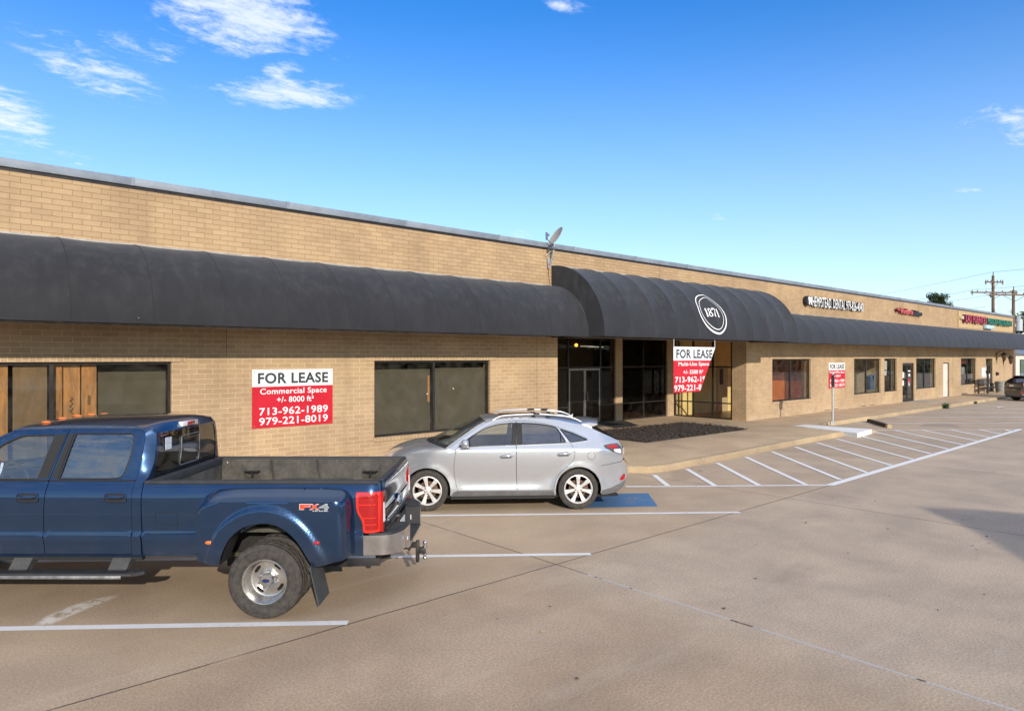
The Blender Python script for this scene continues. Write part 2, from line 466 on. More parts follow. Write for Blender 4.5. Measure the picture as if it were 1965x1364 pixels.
# ------------------------------------------------------------------ geometry helpers
class MB:
    """collects polygons and links them as ONE mesh object"""
    def __init__(s):
        s.v, s.f, s.mi, s.sm = [], [], [], []
    def add(s, verts, faces, mi=0, smooth=False, M=None):
        o = len(s.v)
        if M is not None:
            verts = [tuple(M @ Vector(v)) for v in verts]
        s.v.extend(tuple(v) for v in verts)
        for f in faces:
            s.f.append([i + o for i in f]); s.mi.append(mi); s.sm.append(smooth)
        return s
    def box(s, x0, x1, y0, y1, z0, z1, mi=0, M=None, bev=0.0):
        if bev <= 0:
            v = [(x0, y0, z0), (x1, y0, z0), (x1, y1, z0), (x0, y1, z0), (x0, y0, z1), (x1, y0, z1), (x1, y1, z1), (x0, y1, z1)]
            return s.add(v, [(3, 2, 1, 0), (4, 5, 6, 7), (0, 1, 5, 4), (1, 2, 6, 5), (2, 3, 7, 6), (3, 0, 4, 7)], mi, False, M)
        bm = bmesh.new()
        vs_ = [bm.verts.new(c) for c in [(x0, y0, z0), (x1, y0, z0), (x1, y1, z0), (x0, y1, z0), (x0, y0, z1), (x1, y0, z1), (x1, y1, z1), (x0, y1, z1)]]
        for f in [(3, 2, 1, 0), (4, 5, 6, 7), (0, 1, 5, 4), (1, 2, 6, 5), (2, 3, 7, 6), (3, 0, 4, 7)]:
            bm.faces.new([vs_[i] for i in f])
        bmesh.ops.bevel(bm, geom=bm.edges[:], offset=bev, segments=2, profile=.5, affect='EDGES', clamp_overlap=True)
        s.bm(bm, mi, True, M)
        return s
    def bm(s, bm, mi=0, smooth=False, M=None):
        bm.verts.index_update()
        s.add([v.co[:] for v in bm.verts], [[v.index for v in f.verts] for f in bm.faces], mi, smooth, M)
        bm.free()
        return s
    def tube(s, pts, r, n=10, mi=0, M=None, caps=True, smooth=True):
        pts = [Vector(p) for p in pts]
        rs = r if isinstance(r, (list, tuple)) else [r] * len(pts)
        v, f = [], []
        up0 = Vector((0, 0, 1))
        prev = None
        for i, p in enumerate(pts):
            t = (pts[min(i + 1, len(pts) - 1)] - pts[max(i - 1, 0)]).normalized()
            a = (prev - t * prev.dot(t)) if prev is not None else (up0 if abs(t.z) < .95 else Vector((1, 0, 0)))
            if prev is None:
                a = a - t * a.dot(t)
            a.normalize(); prev = a
            b = t.cross(a)
            for k in range(n):
                w = 2 * math.pi * k / n
                v.append(p + (a * math.cos(w) + b * math.sin(w)) * rs[i])
        for i in range(len(pts) - 1):
            for k in range(n):
                f.append((i * n + k, i * n + (k + 1) % n, (i + 1) * n + (k + 1) % n, (i + 1) * n + k))
        s.add(v, f, mi, smooth, M)
        if caps:
            s.add(v[:n], [tuple(range(n - 1, -1, -1))], mi, False, M)
            s.add(v[-n:], [tuple(range(n))], mi, False, M)
        return s
    def lathe(s, prof, n=48, mi=0, M=None, smooth=True, close=False):
        """prof: (r, y) about the y axis"""
        v, f = [], []
        for k in range(n):
            a = 2 * math.pi * k / n
            for r, y in prof:
                v.append((r * math.cos(a), y, r * math.sin(a)))
        m = len(prof)
        for k in range(n):
            k2 = (k + 1) % n
            for i in range(m - 1 + (1 if close else 0)):
                j = (i + 1) % m
                f.append((k * m + i, k * m + j, k2 * m + j, k2 * m + i))
        return s.add(v, f, mi, smooth, M)
    def prism(s, poly, axis, a, b, mi=0, M=None):
        """extrude a 2-D polygon along axis ('x','y','z') from a to b"""
        n = len(poly)
        def p3(p, t):
            return {'x': (t, p[0], p[1]), 'y': (p[0], t, p[1]), 'z': (p[0], p[1], t)}[axis]
        area = sum(poly[i][0] * poly[(i + 1) % n][1] - poly[(i + 1) % n][0] * poly[i][1] for i in range(n))
        v = [p3(p, a) for p in poly] + [p3(p, b) for p in poly]
        f = [list(range(n - 1, -1, -1)), list(range(n, 2 * n))] + [[i, (i + 1) % n, n + (i + 1) % n, n + i] for i in range(n)]
        flip = (area < 0) ^ (axis == 'y') ^ (b < a)
        if flip:
            f = [q[::-1] for q in f]
        return s.add(v, f, mi, False, M)
    def sphere(s, c, r, mi=0, n=12, sc=(1, 1, 1), M=None):
        v, f = [], []
        m = n // 2
        for i in range(m + 1):
            t = math.pi * i / m
            for k in range(n):
                a = 2 * math.pi * k / n
                v.append((c[0] + r * sc[0] * math.sin(t) * math.cos(a), c[1] + r * sc[1] * math.sin(t) * math.sin(a), c[2] + r * sc[2] * math.cos(t)))
        for i in range(m):
            for k in range(n):
                f.append((i * n + k, (i + 1) * n + k, (i + 1) * n + (k + 1) % n, i * n + (k + 1) % n))
        return s.add(v, f, mi, True, M)
    def grid(s, rows, mi=0, smooth=True, M=None, flip=False):
        """rows: list of equal-length point lists"""
        n, m = len(rows), len(rows[0])
        v = [p for r in rows for p in r]
        f = []
        for i in range(n - 1):
            for j in range(m - 1):
                q = (i * m + j, i * m + j + 1, (i + 1) * m + j + 1, (i + 1) * m + j)
                f.append(q[::-1] if flip else q)
        return s.add(v, f, mi, smooth, M)
    def build(s, name, mats, parent=None, angle=38, merge=False):
        me = bpy.data.meshes.new(name)
        me.from_pydata(s.v, [], s.f)
        if not isinstance(mats, (list, tuple)):
            mats = [mats]
        for mt in mats:
            me.materials.append(mt)
        me.polygons.foreach_set('material_index', s.mi)
        me.polygons.foreach_set('use_smooth', s.sm)
        if merge:
            bm = bmesh.new(); bm.from_mesh(me)
            bmesh.ops.remove_doubles(bm, verts=bm.verts, dist=1e-5)
            bm.to_mesh(me); bm.free()
        me.update()
        if any(s.sm):
            me.set_sharp_from_angle(angle=R(angle))
        o = bpy.data.objects.new(name, me)
        COL.objects.link(o)
        if parent is not None:
            o.parent = parent
        return o

def tag(o, label=None, cat=None, group=None, kind=None):
    if label: o['label'] = label
    if cat: o['category'] = cat
    if group: o['group'] = group
    if kind: o['kind'] = kind
    return o

def empty(name, label, cat, loc=(0, 0, 0), rz=0.0, group=None):
    o = bpy.data.objects.new(name, None)
    COL.objects.link(o)
    o.location = loc
    o.rotation_euler = (0, 0, rz)
    o.empty_display_size = .3
    return tag(o, label, cat, group)

def copy_tree(o, parent=None, mats=None):
    c = o.copy()
    COL.objects.link(c)
    if parent is not None:
        c.parent = parent
    for ch in list(o.children):
        copy_tree(ch, c)
    return c

def pchip(xs, ys):
    """monotone cubic through a table; returns a numpy-ready function"""
    xs, ys = np.array(xs, float), np.array(ys, float)
    h = np.diff(xs); d = np.diff(ys) / h
    m = np.zeros_like(xs)
    m[0], m[-1] = d[0], d[-1]
    for i in range(1, len(xs) - 1):
        if d[i - 1] * d[i] > 0:
            w1, w2 = 2 * h[i] + h[i - 1], h[i] + 2 * h[i - 1]
            m[i] = (w1 + w2) / (w1 / d[i - 1] + w2 / d[i])
    def f(x):
        x = np.clip(np.asarray(x, float), xs[0], xs[-1])
        i = np.clip(np.searchsorted(xs, x) - 1, 0, len(h) - 1)
        t = (x - xs[i]) / h[i]
        return ((2 * t**3 - 3 * t**2 + 1) * ys[i] + (t**3 - 2 * t**2 + t) * h[i] * m[i] + (-2 * t**3 + 3 * t**2) * ys[i + 1] + (t**3 - t**2) * h[i] * m[i + 1])
    return f

def catmull(pts, sub=6, closed=False):
    P = [np.array(p, float) for p in pts]
    n = len(P)
    out = []
    rng = n if closed else n - 1
    for i in range(rng):
        p0 = P[(i - 1) % n] if closed or i > 0 else 2 * P[0] - P[1]
        p1, p2 = P[i], P[(i + 1) % n]
        p3 = P[(i + 2) % n] if closed or i + 2 < n else 2 * P[-1] - P[-2]
        for k in range(sub):
            t = k / sub
            out.append(tuple(.5 * (2 * p1 + (p2 - p0) * t + (2 * p0 - 5 * p1 + 4 * p2 - p3) * t * t + (3 * p1 - p0 - 3 * p2 + p3) * t**3)))
    if not closed:
        out.append(tuple(P[-1]))
    return out

def resample(loop, step, closed=True):
    out = []
    n = len(loop)
    for i in range(n if closed else n - 1):
        a, b = np.array(loop[i]), np.array(loop[(i + 1) % n])
        L = np.linalg.norm(b - a)
        if L < 1e-6:
            continue
        k = max(1, int(math.ceil(L / step)))
        for j in range(k):
            out.append(tuple(a + (b - a) * j / k))
    if not closed:
        out.append(tuple(loop[-1]))
    return out

def rounded(poly, r, seg=5):
    """round the corners of a closed polygon; r: one radius or one per corner"""
    out = []
    n = len(poly)
    rr = r if isinstance(r, (list, tuple)) else [r] * n
    for i in range(n):
        p0, p1, p2 = (np.array(poly[(i + k) % n], float) for k in (-1, 0, 1))
        a, b = p0 - p1, p2 - p1
        la, lb = np.linalg.norm(a), np.linalg.norm(b)
        ra = min(rr[i], .48 * la, .48 * lb)
        if ra < 1e-4:
            out.append(tuple(p1)); continue
        s0, s1 = p1 + a / la * ra, p1 + b / lb * ra
        for k in range(seg + 1):
            t = k / seg
            out.append(tuple((1 - t)**2 * s0 + 2 * t * (1 - t) * p1 + t * t * s1))
    return out

def inside(poly, pts):
    x, y = pts[:, 0], pts[:, 1]
    c = np.zeros(len(pts), bool)
    n = len(poly)
    for i in range(n):
        x1, y1 = poly[i]; x2, y2 = poly[(i + 1) % n]
        if y1 == y2:
            continue
        k = ((y1 > y) != (y2 > y)) & (x < (x2 - x1) * (y - y1) / (y2 - y1) + x1)
        c ^= k
    return c

def seg_dist(loop, pts, closed=True):
    d = np.full(len(pts), 1e9)
    n = len(loop)
    for i in range(n if closed else n - 1):
        a, b = np.array(loop[i]), np.array(loop[(i + 1) % n])
        ab = b - a
        L2 = ab @ ab
        if L2 < 1e-12:
            continue
        t = np.clip(((pts - a) @ ab) / L2, 0, 1)
        q = a + t[:, None] * ab
        d = np.minimum(d, np.hypot(*(pts - q).T))
    return d

def triangulate(outer, holes=(), step=.05, rect=None):
    loops = [resample(outer, step)] + [resample(h, step) for h in holes]
    P, E = [], []
    for lp in loops:
        o = len(P)
        P += lp
        E += [(o + i, o + (i + 1) % len(lp)) for i in range(len(lp))]
    A = np.array(outer)
    gx = np.arange(A[:, 0].min() + step * .5, A[:, 0].max(), step)
    gy = np.arange(A[:, 1].min() + step * .5, A[:, 1].max(), step)
    if len(gx) and len(gy):
        g = np.array(np.meshgrid(gx, gy)).reshape(2, -1).T
        ok = inside(loops[0], g)
        for h in loops[1:]:
            ok &= ~inside(h, g)
        g = g[ok]
        if len(g):
            dm = np.min([seg_dist(lp, g) for lp in loops], axis=0)
            P += [tuple(p) for p in g[dm > step * .45]]
    v, e, f, *_ = delaunay_2d_cdt([Vector((float(p[0]), float(p[1]))) for p in P], E, [], 0, 1e-6)
    v = np.array([(p.x, p.y) for p in v])
    f = np.array([t[:] for t in f])
    cen = v[f].mean(axis=1)
    ok = inside(loops[0], cen)
    for h in loops[1:]:
        ok &= ~inside(h, cen)
    f = f[ok]
    # drop unused points
    used = np.unique(f)
    remap = -np.ones(len(v), int); remap[used] = np.arange(len(used))
    return v[used], remap[f]

def panel(mb, outer, holes, w, side=1, step=.05, rim=.02, mi=0, off=0.0, rimmi=None):
    """a body panel drawn in the side view (x, z) and laid on the surface y = side * w(x, z)"""
    v, f = triangulate(outer, holes, step)
    y = w(v[:, 0], v[:, 1]) + off
    V = [(float(a), float(side * b), float(c)) for (a, c), b in zip(v, y)]
    # triangles: make them face outwards
    ar = ((v[f[:, 1]] - v[f[:, 0]])[:, 0] * (v[f[:, 2]] - v[f[:, 0]])[:, 1] - (v[f[:, 1]] - v[f[:, 0]])[:, 1] * (v[f[:, 2]] - v[f[:, 0]])[:, 0])
    F = [tuple(t) if (a < 0) == (side > 0) else tuple(t[::-1]) for t, a in zip(f.tolist(), ar)]
    mb.add(V, F, mi, True)
    if rim:
        cnt = {}
        for t in F:
            for i in range(3):
                e = (t[i], t[(i + 1) % 3])
                cnt[e] = cnt.get(e, 0) + 1
        be = [e for e in cnt if (e[1], e[0]) not in cnt]
        idx = sorted({i for e in be for i in e})
        mp_ = {i: k for k, i in enumerate(idx)}
        n = len(idx)
        VV = [V[i] for i in idx] + [(V[i][0], V[i][1] - side * rim, V[i][2]) for i in idx]
        mb.add(VV, [(mp_[b], mp_[a], n + mp_[a], n + mp_[b]) for a, b in be], mi if rimmi is None else rimmi, False)
    return mb

def text_mesh(body, bold=0.0, shear=0.0, spacing=1.0, res=3):
    """flat text outline -> triangles scaled to unit cap box; returns verts (n,2), faces, (w, h)"""
    cu = bpy.data.curves.new('tmp_text', 'FONT')
    cu.body = body
    cu.size = 1.0
    cu.offset = bold
    cu.shear = shear
    cu.space_character = spacing
    cu.resolution_u = res
    cu.fill_mode = 'FRONT'
    ob = bpy.data.objects.new('tmp_text', cu)
    COL.objects.link(ob)
    dg = bpy.context.evaluated_depsgraph_get()
    me = ob.evaluated_get(dg).to_mesh()
    v = np.array([p.co[:2] for p in me.vertices]).reshape(-1, 2)
    f = [tuple(p.vertices) for p in me.polygons]
    ob.evaluated_get(dg).to_mesh_clear()
    bpy.data.objects.remove(ob)
    bpy.data.curves.remove(cu)
    return v, f

def put_text(mb, body, org, right, up, box, depth=.004, mi=0, bold=.0, shear=0.0, spacing=1.0, clip=None, warp=None, res=3):
    """write text in box = (u0, u1, v0, v1) of the plane at org; raised by depth"""
    v, f = text_mesh(body, bold, shear, spacing, res)
    lo, hi = v.min(axis=0), v.max(axis=0)
    u0, u1, v0, v1 = box
    v = (v - lo) / (hi - lo) * np.array([u1 - u0, v1 - v0]) + np.array([u0, v0])
    bm = bmesh.new()
    bv = [bm.verts.new((float(a), float(b), 0)) for a, b in v]
    for t in f:
        try:
            bm.faces.new([bv[i] for i in t])
        except ValueError:
            pass
    if clip:                                     # cut the lettering where the sheet ends
        bmesh.ops.bisect_plane(bm, geom=bm.verts[:] + bm.edges[:] + bm.faces[:], plane_co=clip[0], plane_no=clip[1], clear_outer=True)
    if depth:
        r_ = bmesh.ops.extrude_face_region(bm, geom=bm.faces[:])
        for e in r_['geom']:
            if isinstance(e, bmesh.types.BMVert):
                e.co.z += depth
    bmesh.ops.recalc_face_normals(bm, faces=bm.faces)
    right, up, org = Vector(right), Vector(up), Vector(org)
    nrm = right.cross(up)
    bm.verts.index_update()
    if warp:
        V = [warp(p.co.x, p.co.y, p.co.z) for p in bm.verts]
    else:
        V = [tuple(org + right * p.co.x + up * p.co.y + nrm * p.co.z) for p in bm.verts]
    mb.add(V, [[q.index for q in t.verts] for t in bm.faces], mi, False)
    bm.free()
    return mb

# ------------------------------------------------------------------ the ground
def ground_sheet():
    mb = MB()
    xs = [-1500, -300, -60, -20, 0, 20, 40, 75, 120, 400, 1500]
    ys = [-1500, -300, -80, -30, -12, 0, 30, 100, 400, 1500]
    mb.grid([[(x, y, 0.0) for x in xs] for y in ys], 0, False)
    return tag(mb.build('parking_lot', M_LOT), 'brown concrete parking lot with saw cut joints', 'parking lot', kind='structure')
ground_sheet()

WALK_OUT = [(-12, -2.5), (11.3, -2.5), (12.2, -2.75), (12.75, -3.4), (13.0, -4.1), (13.35, -4.48), (13.9, -4.6), (17, -4.52), (20.2, -4.40), (24.5, -4.34),
            (26.0, -4.34), (26.35, -4.2), (26.45, -3.3), (26.9, -2.62), (28.0, -2.5), (40, -2.5), (55, -2.45), (74, -2.4)]
def sidewalk():
    cw = .16
    # inner edge: step the outline back by the curb's width
    inn = []
    n = len(WALK_OUT)
    for i, p in enumerate(WALK_OUT):
        a = Vector(WALK_OUT[max(i - 1, 0)]); b = Vector(WALK_OUT[min(i + 1, n - 1)])
        t = (b - a).normalized()
        inn.append((p[0] - t.y * cw, p[1] + t.x * cw))
    mb = MB()
    poly = inn + [(74, 0.3), (25.82, .3), (25.82, 3.7), (14.7, 3.7), (14.7, .3), (-12, .3)]
    v, f = triangulate(poly, [], .8)
    mb.add([(a, b, .15) for a, b in v], [tuple(t) for t in f.tolist()])
    for t in mb.f:
        a, b, c = (Vector(mb.v[i]) for i in t)
        if (b - a).cross(c - a).z < 0:
            t.reverse()
    tag(mb.build('sidewalk', M_WALK), 'tan concrete sidewalk along the shop front', 'sidewalk', kind='structure')
    # the curb: a real step with a worn rounded nose and broken edges
    out = resample(WALK_OUT, .12, closed=False)
    rows = []
    rnd = random.Random(3)
    m = len(out)
    w0 = 0.0
    for i, p in enumerate(out):
        a = Vector(out[max(i - 1, 0)]); b = Vector(out[min(i + 1, m - 1)])
        t = (b - a).normalized(); nx, ny = -t.y, t.x
        w0 = .8 * w0 + rnd.uniform(-.006, .006)
        chip = rnd.choice((0, 0, 0, 0, .012, .02)) if i % 3 == 0 else 0
        prof = [(-.01 + w0, -.02), (0.0 + w0, .06), (.006 + w0, .125 - chip), (.024 + w0 + chip, .150 - chip * .7), (.05 + w0, .158), (cw + .002, .157), (cw + .003, .10)]
        rows.append([(p[0] + nx * d, p[1] + ny * d, h) for d, h in prof])
    mb = MB()
    mb.grid(rows, 0, True, flip=False)
    o = mb.build('curb', M_CURB, angle=50)
    tag(o, 'worn yellowish concrete curb edging the sidewalk', 'curb', kind='structure')
sidewalk()

def flat(name, polys, z, mat, label, cat):
    mb = MB()
    for p in polys:
        ar = sum(p[i][0] * p[(i + 1) % len(p)][1] - p[(i + 1) % len(p)][0] * p[i][1] for i in range(len(p)))
        q_ = p if ar > 0 else p[::-1]
        mb.add([(a, b, z) for a, b in q_], [tuple(range(len(q_)))])
    return tag(mb.build(name, mat), label, cat, kind='structure')

def line(a, b, w):
    a, b = Vector(a), Vector(b)
    t = (b - a).normalized()
    n = Vector((-t.y, t.x)) * (w / 2)
    return [tuple(a - n), tuple(b - n), tuple(b + n), tuple(a + n)]

STALL = (-math.cos(R(39.2)), math.sin(R(39.2)))
stalls = []
for i, (ex, ey) in enumerate(((-0.42, -8.0), (3.48, -8.0), (7.25, -8.03), (11.19, -8.08), (15.06, -8.05))):
    L = 8.4 if i < 3 else 6.2
    if i == 4: L = 4.35
    stalls.append(line((ex, ey), (ex + STALL[0] * L, ey + STALL[1] * L), .115))
for (ex, ey), (fx, fy) in (((32.0, -7.93), (27.45, -4.30)), ((35.9, -7.85), (29.77, -2.72)), ((39.6, -7.6), (34.07, -2.58)), ((43.4, -7.6), (37.9, -2.58)),
                           ((47.2, -7.6), (41.7, -2.58)), ((51.0, -7.6), (45.5, -2.58)), ((54.8, -7.6), (49.3, -2.58)), ((58.6, -7.6), (53.1, -2.58))):
    stalls.append(line((ex, ey), (fx, fy), .11))
flat('stall_lines', stalls, .004, M_WHITE, 'white angled stall lines on the concrete', 'painted lines')
hatch = [line((15.02, -8.03), (32.05, -7.94), .17)]
for a, b in (((11.98, -5.55), (11.55, -5.19)), ((13.2, -4.72), (12.31, -5.74)), ((14.51, -4.74), (13.07, -6.42)), ((15.92, -4.72), (13.83, -7.02)), ((17.47, -4.66), (14.66, -7.66)), ((19.02, -4.62), (15.85, -7.90)),
             ((20.57, -4.58), (17.28, -7.93)), ((22.09, -4.56), (18.88, -7.92)), ((23.6, -4.56), (20.45, -7.91)), ((25.29, -4.56), (21.97, -7.90)), ((26.9, -4.5), (23.5, -7.90)),
             ((28.0, -4.86), (25.0, -7.90)), ((28.9, -5.5), (26.5, -7.90)), ((29.8, -6.2), (28.0, -7.89)), ((30.7, -6.9), (29.5, -7.88)), ((31.5, -7.54), (30.9, -7.88))):
    hatch.append(line(a, b, .12))
flat('hatch_lines', hatch, .008, M_WHITE2, 'white hatched no parking zone beside the curb', 'painted lines')
flat('blue_bay', [[(10.50, -6.80), (11.36, -5.93), (10.1, -4.92), (9.1, -5.75)]], .003, M_BLUE, 'blue painted square behind the silver car', 'painted bay')
flat('faded_blue_bay', [[(30.55, -4.85), (31.9, -4.75), (32.6, -5.5), (31.2, -6.15)]], .003, M_BLUEOLD, 'faded blue paint patch right of the hatched zone', 'painted bay')

# the white painted flare of the curb ramp: top on the sidewalk, folding down to the lot
mb = MB()
top_ = [(24.95, -2.35), (26.05, -2.33), (26.22, -4.70), (24.50, -4.87), (25.18, -2.75)]
mb.add([(a, b, .163) for a, b in top_], [(4, 3, 2, 1, 0)])
mb.add([(26.22, -4.70, .163), (24.50, -4.87, .163), (24.50, -4.875, 0.0), (26.22, -4.705, 0.0)], [(0, 1, 2, 3)])
mb.add([(24.50, -4.87, .163), (25.18, -2.75, .163), (25.18, -2.75, 0.0), (24.50, -4.87, 0.0)], [(0, 1, 2, 3)])
mb.add([(26.05, -2.33, .163), (27.0, -2.66, .012), (27.0, -4.60, .004), (26.22, -4.70, .163)], [(3, 2, 1, 0)], 1)
mb.add([(26.22, -4.70, .163), (27.0, -4.60, .004), (26.22, -4.705, 0.0)], [(2, 1, 0)], 1)
for t in mb.f:
    a, b, c = (Vector(mb.v[i]) for i in t[:3])
    if (b - a).cross(c - a).z < 0: t.reverse()
tag(mb.build('curb_ramp', [M_WHITE2, M_WALK]), 'white painted flare of the curb ramp', 'curb ramp', kind='structure')

# mulch bed
def mulch():
    rnd = random.Random(11)
    poly = [(17.0, -1.62), (22.9, -1.70), (23.25, .2), (23.2, 1.25), (18.6, 1.42), (16.9, 1.35)]
    v, f = triangulate(poly, [], .11)
    d = seg_dist(poly, v)
    V = [(float(a + rnd.uniform(-.02, .02)), float(b + rnd.uniform(-.02, .02)), .152 + min(1, dd / .25) * (.03 + rnd.uniform(0, .03))) for (a, b), dd in zip(v, d)]
    mb = MB()
    F = []
    for t in f.tolist():
        a, b, c = (Vector(V[i]) for i in t)
        F.append(t if (b - a).cross(c - a).z > 0 else t[::-1])
    mb.add(V, F)
    A = np.array(poly)
    k = 0
    while k < 4200:                                   # bark chips
        x, y = rnd.uniform(16.9, 23.3), rnd.uniform(-1.7, 1.45)
        if not inside(poly, np.array([[x, y]]))[0]:
            continue
        k += 1
        s_ = rnd.uniform(.02, .06)
        M = Matrix.Translation((x, y, .185 + rnd.uniform(-.02, .03))) @ Matrix.Rotation(rnd.uniform(0, 6.3), 4, 'Z') @ Matrix.Rotation(rnd.uniform(-.8, .8), 4, 'X') @ Matrix.Rotation(rnd.uniform(-.7, .7), 4, 'Y')
        h_ = s_ * .35
        mb.add([(-s_, -h_, 0), (s_, -h_ * .6, .004), (s_ * .8, h_, 0), (-s_ * .7, h_ * .8, .006), (0, 0, .02)], [(0, 1, 4), (1, 2, 4), (2, 3, 4), (3, 0, 4), (3, 2, 1, 0)], 0, False, M)
    mt = worn('bark_mulch', (.026, .019, .015), .95, scale=30, amount=.6, tint=(.060, .045, .035), bump=.3, bscale=60, coord='Object')
    tag(mb.build('mulch_bed', mt), 'dark brown bark mulch bed in front of the glass entrance', 'mulch', kind='stuff')
mulch()

# ------------------------------------------------------------------ the shop building
XL, XR, ZTOP, ZR = -12.0, 68.17, 6.06, 3.55
RX0, RX1, RY = 14.775, 25.80, 3.60            # entrance recess
HEAD, SILL = 2.69, .84
bld = empty('shop_building', 'long tan brick shop building with dark windows and flat roof', 'building', (0, 0, 0))
WINS = [('A', -2.6, 3.95), ('B', 8.48, 12.12), ('C', 27.97, 31.62), ('D', 36.53, 40.05), ('E', 40.60, 42.46), ('F', 45.62, 49.15), ('G', 54.4, 57.92)]
OPEN = [(x0, x1, SILL, HEAD) for _, x0, x1 in WINS] + [(43.36, 45.30, .15, 2.42), (50.62, 51.86, .15, 2.40), (60.45, 62.28, .15, 2.66)] + [(RX0, RX1, -.1, ZR)]

def facade():
    mb = MB()
    T = .30
    xs = sorted({XL, XR} | {o[0] for o in OPEN} | {o[1] for o in OPEN})
    zs = sorted({-.1, ZTOP} | {o[2] for o in OPEN} | {o[3] for o in OPEN})
    def isopen(i, k):
        x, z = (xs[i] + xs[i + 1]) / 2, (zs[k] + zs[k + 1]) / 2
        return any(o[0] < x < o[1] and o[2] < z < o[3] for o in OPEN)
    for i in range(len(xs) - 1):
        for k in range(len(zs) - 1):
            if isopen(i, k):
                continue
            a, b, c, d = xs[i], xs[i + 1], zs[k], zs[k + 1]
            mb.add([(a, 0, c), (b, 0, c), (b, 0, d), (a, 0, d)], [(0, 1, 2, 3)])
            mb.add([(a, T, c), (b, T, c), (b, T, d), (a, T, d)], [(3, 2, 1, 0)])
    for x0, x1, z0, z1 in OPEN:
        mb.add([(x0, 0, z0), (x0, T, z0), (x0, T, z1), (x0, 0, z1)], [(0, 1, 2, 3)])
        mb.add([(x1, 0, z0), (x1, T, z0), (x1, T, z1), (x1, 0, z1)], [(3, 2, 1, 0)])
        mb.add([(x0, 0, z1), (x1, 0, z1), (x1, T, z1), (x0, T, z1)], [(3, 2, 1, 0)])
        mb.add([(x0, 0, z0), (x1, 0, z0), (x1, T, z0), (x0, T, z0)], [(0, 1, 2, 3)])
    # ends, back and parapet back
    mb.box(XR - .3, XR, T, 24, -.1, ZTOP)
    mb.box(XL, XL + .3, T, 24, -.1, ZTOP)
    mb.box(XL + .3, XR - .3, 23.7, 24, -.1, ZTOP)
    # entrance recess: left return, right pier, brick piers of the back wall
    mb.box(RX0 - .3, RX0 - .001, .3, RY + .2, -.1, ZR + .3)
    mb.box(RX1 + .002, RX1 + .35, .3, .64, -.1, ZR + .2)
    mb.add([(RX1, .301, -.1), (RX1, .64, -.1), (RX1, .64, ZR), (RX1, .301, ZR)], [(3, 2, 1, 0)])
    return mb.build('brick_wall', M_BRICK, bld)
facade()
mb = MB(); mb.box(XL + .3, XR - .3, .3, 23.7, 5.35, 5.5); mb.build('roof', M_ROOF, bld)

for n_, x0, x1 in WINS:                                # soldier courses over and rowlocks under the windows, a few mm proud
    if n_ == 'D':
        mb = MB(); mb.box(x0 - .24, 42.72, -.018, -.001, HEAD + .002, HEAD + .104); mb.build('lintel_course', M_SOLDIER, bld)
    elif n_ != 'E':
        mb = MB(); mb.box(x0 - .24, x1 + .26, -.018, -.001, HEAD + .002, HEAD + .104); mb.build('lintel_course', M_SOLDIER, bld)
    mb = MB(); mb.prism([(-.035, SILL - .105), (-.002, SILL - .105), (-.002, SILL - .002), (-.030, SILL - .012)], 'x', x0 - .02, x1 + .02)
    mb.build('sill_course', M_SOLDIER, bld)

def coping():
    mb = MB()
    x = XL
    rnd = random.Random(5)
    while x < XR + .05:
        x2 = min(x + 3.05, XR + .06)
        d = rnd.uniform(-.004, .004)
        mb.box(x + .004, x2 - .004, -.055 + d, .34, ZTOP - .035, ZTOP + .115, bev=.008)
        mb.box(x2 - .03, x2 + .03, -.062, .34, ZTOP - .037, ZTOP + .121)
        x = x2
    mb.box(XR - .34, XR + .055, .342, 24, ZTOP - .035, ZTOP + .115)
    return mb.build('roof_coping', M_COPING, bld)
coping()
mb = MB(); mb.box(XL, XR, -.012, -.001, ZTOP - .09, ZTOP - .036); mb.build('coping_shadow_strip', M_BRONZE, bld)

# interiors: floor, ceiling, back and partition walls with the colours seen through the glass
def wallmat(n, c): return worn('interior_' + n, c, .8, scale=1.5, amount=.12)
I_BEIGE, I_ORANGE, I_YEL, I_WHITE, I_DARK, I_FLOOR = wallmat('beige', (.50, .40, .24)), wallmat('orange', (.85, .22, .02)), wallmat('yellow', (.85, .64, .27)), wallmat('white', (.75, .72, .66)), wallmat('dark', (.05, .045, .04)), worn('interior_floor', (.30, .12, .05), .35, scale=2, amount=.3)
mb = MB(); mb.box(XL + .3, XR - .3, .302, 9.0, .02, .145)
mb.build('interior_floor', I_FLOOR, bld)
mb = MB(); mb.box(XL + .3, XR - .3, .31, 9.0, 3.60, 3.70)
mb.build('interior_ceiling', I_WHITE, bld)
mb = MB()
mb.box(XL + .3, 26.1, 8.6, 8.75, .145, 3.6, 0)
mb.box(26.2, 34.14, 3.4, 3.5, .62, 3.6, 2)
mb.box(26.2, 34.14, 3.4, 3.5, .145, .618, 2)
mb.box(34.5, 42.9, 4.4, 4.5, .145, 3.6, 0)
mb.box(42.9, 68, 5.5, 5.6, .145, 3.6, 3)
mb.box(34.14, 34.26, .31, 3.5, .145, 3.6, 0); mb.box(32.2, 32.3, .72, 3.39, .145, 1.62, 1); mb.box(32.2, 32.3, .72, 3.39, 1.622, 3.6, 4); mb.box(32.2, 32.3, .31, .718, .145, 3.6, 0)
for x, mi in ((-4, 0), (7.6, 3), (13.9, 3), (42.9, 0), (50.0, 3), (53.5, 3)):
    mb.box(x - .06, x + .06, .31, 8.6 if x < 27 else 3.38, .145, 3.6, mi)
mb.build('interior_wall', [I_BEIGE, I_ORANGE, I_YEL, I_DARK, wallmat('maroon', (.22, .06, .035))], bld)

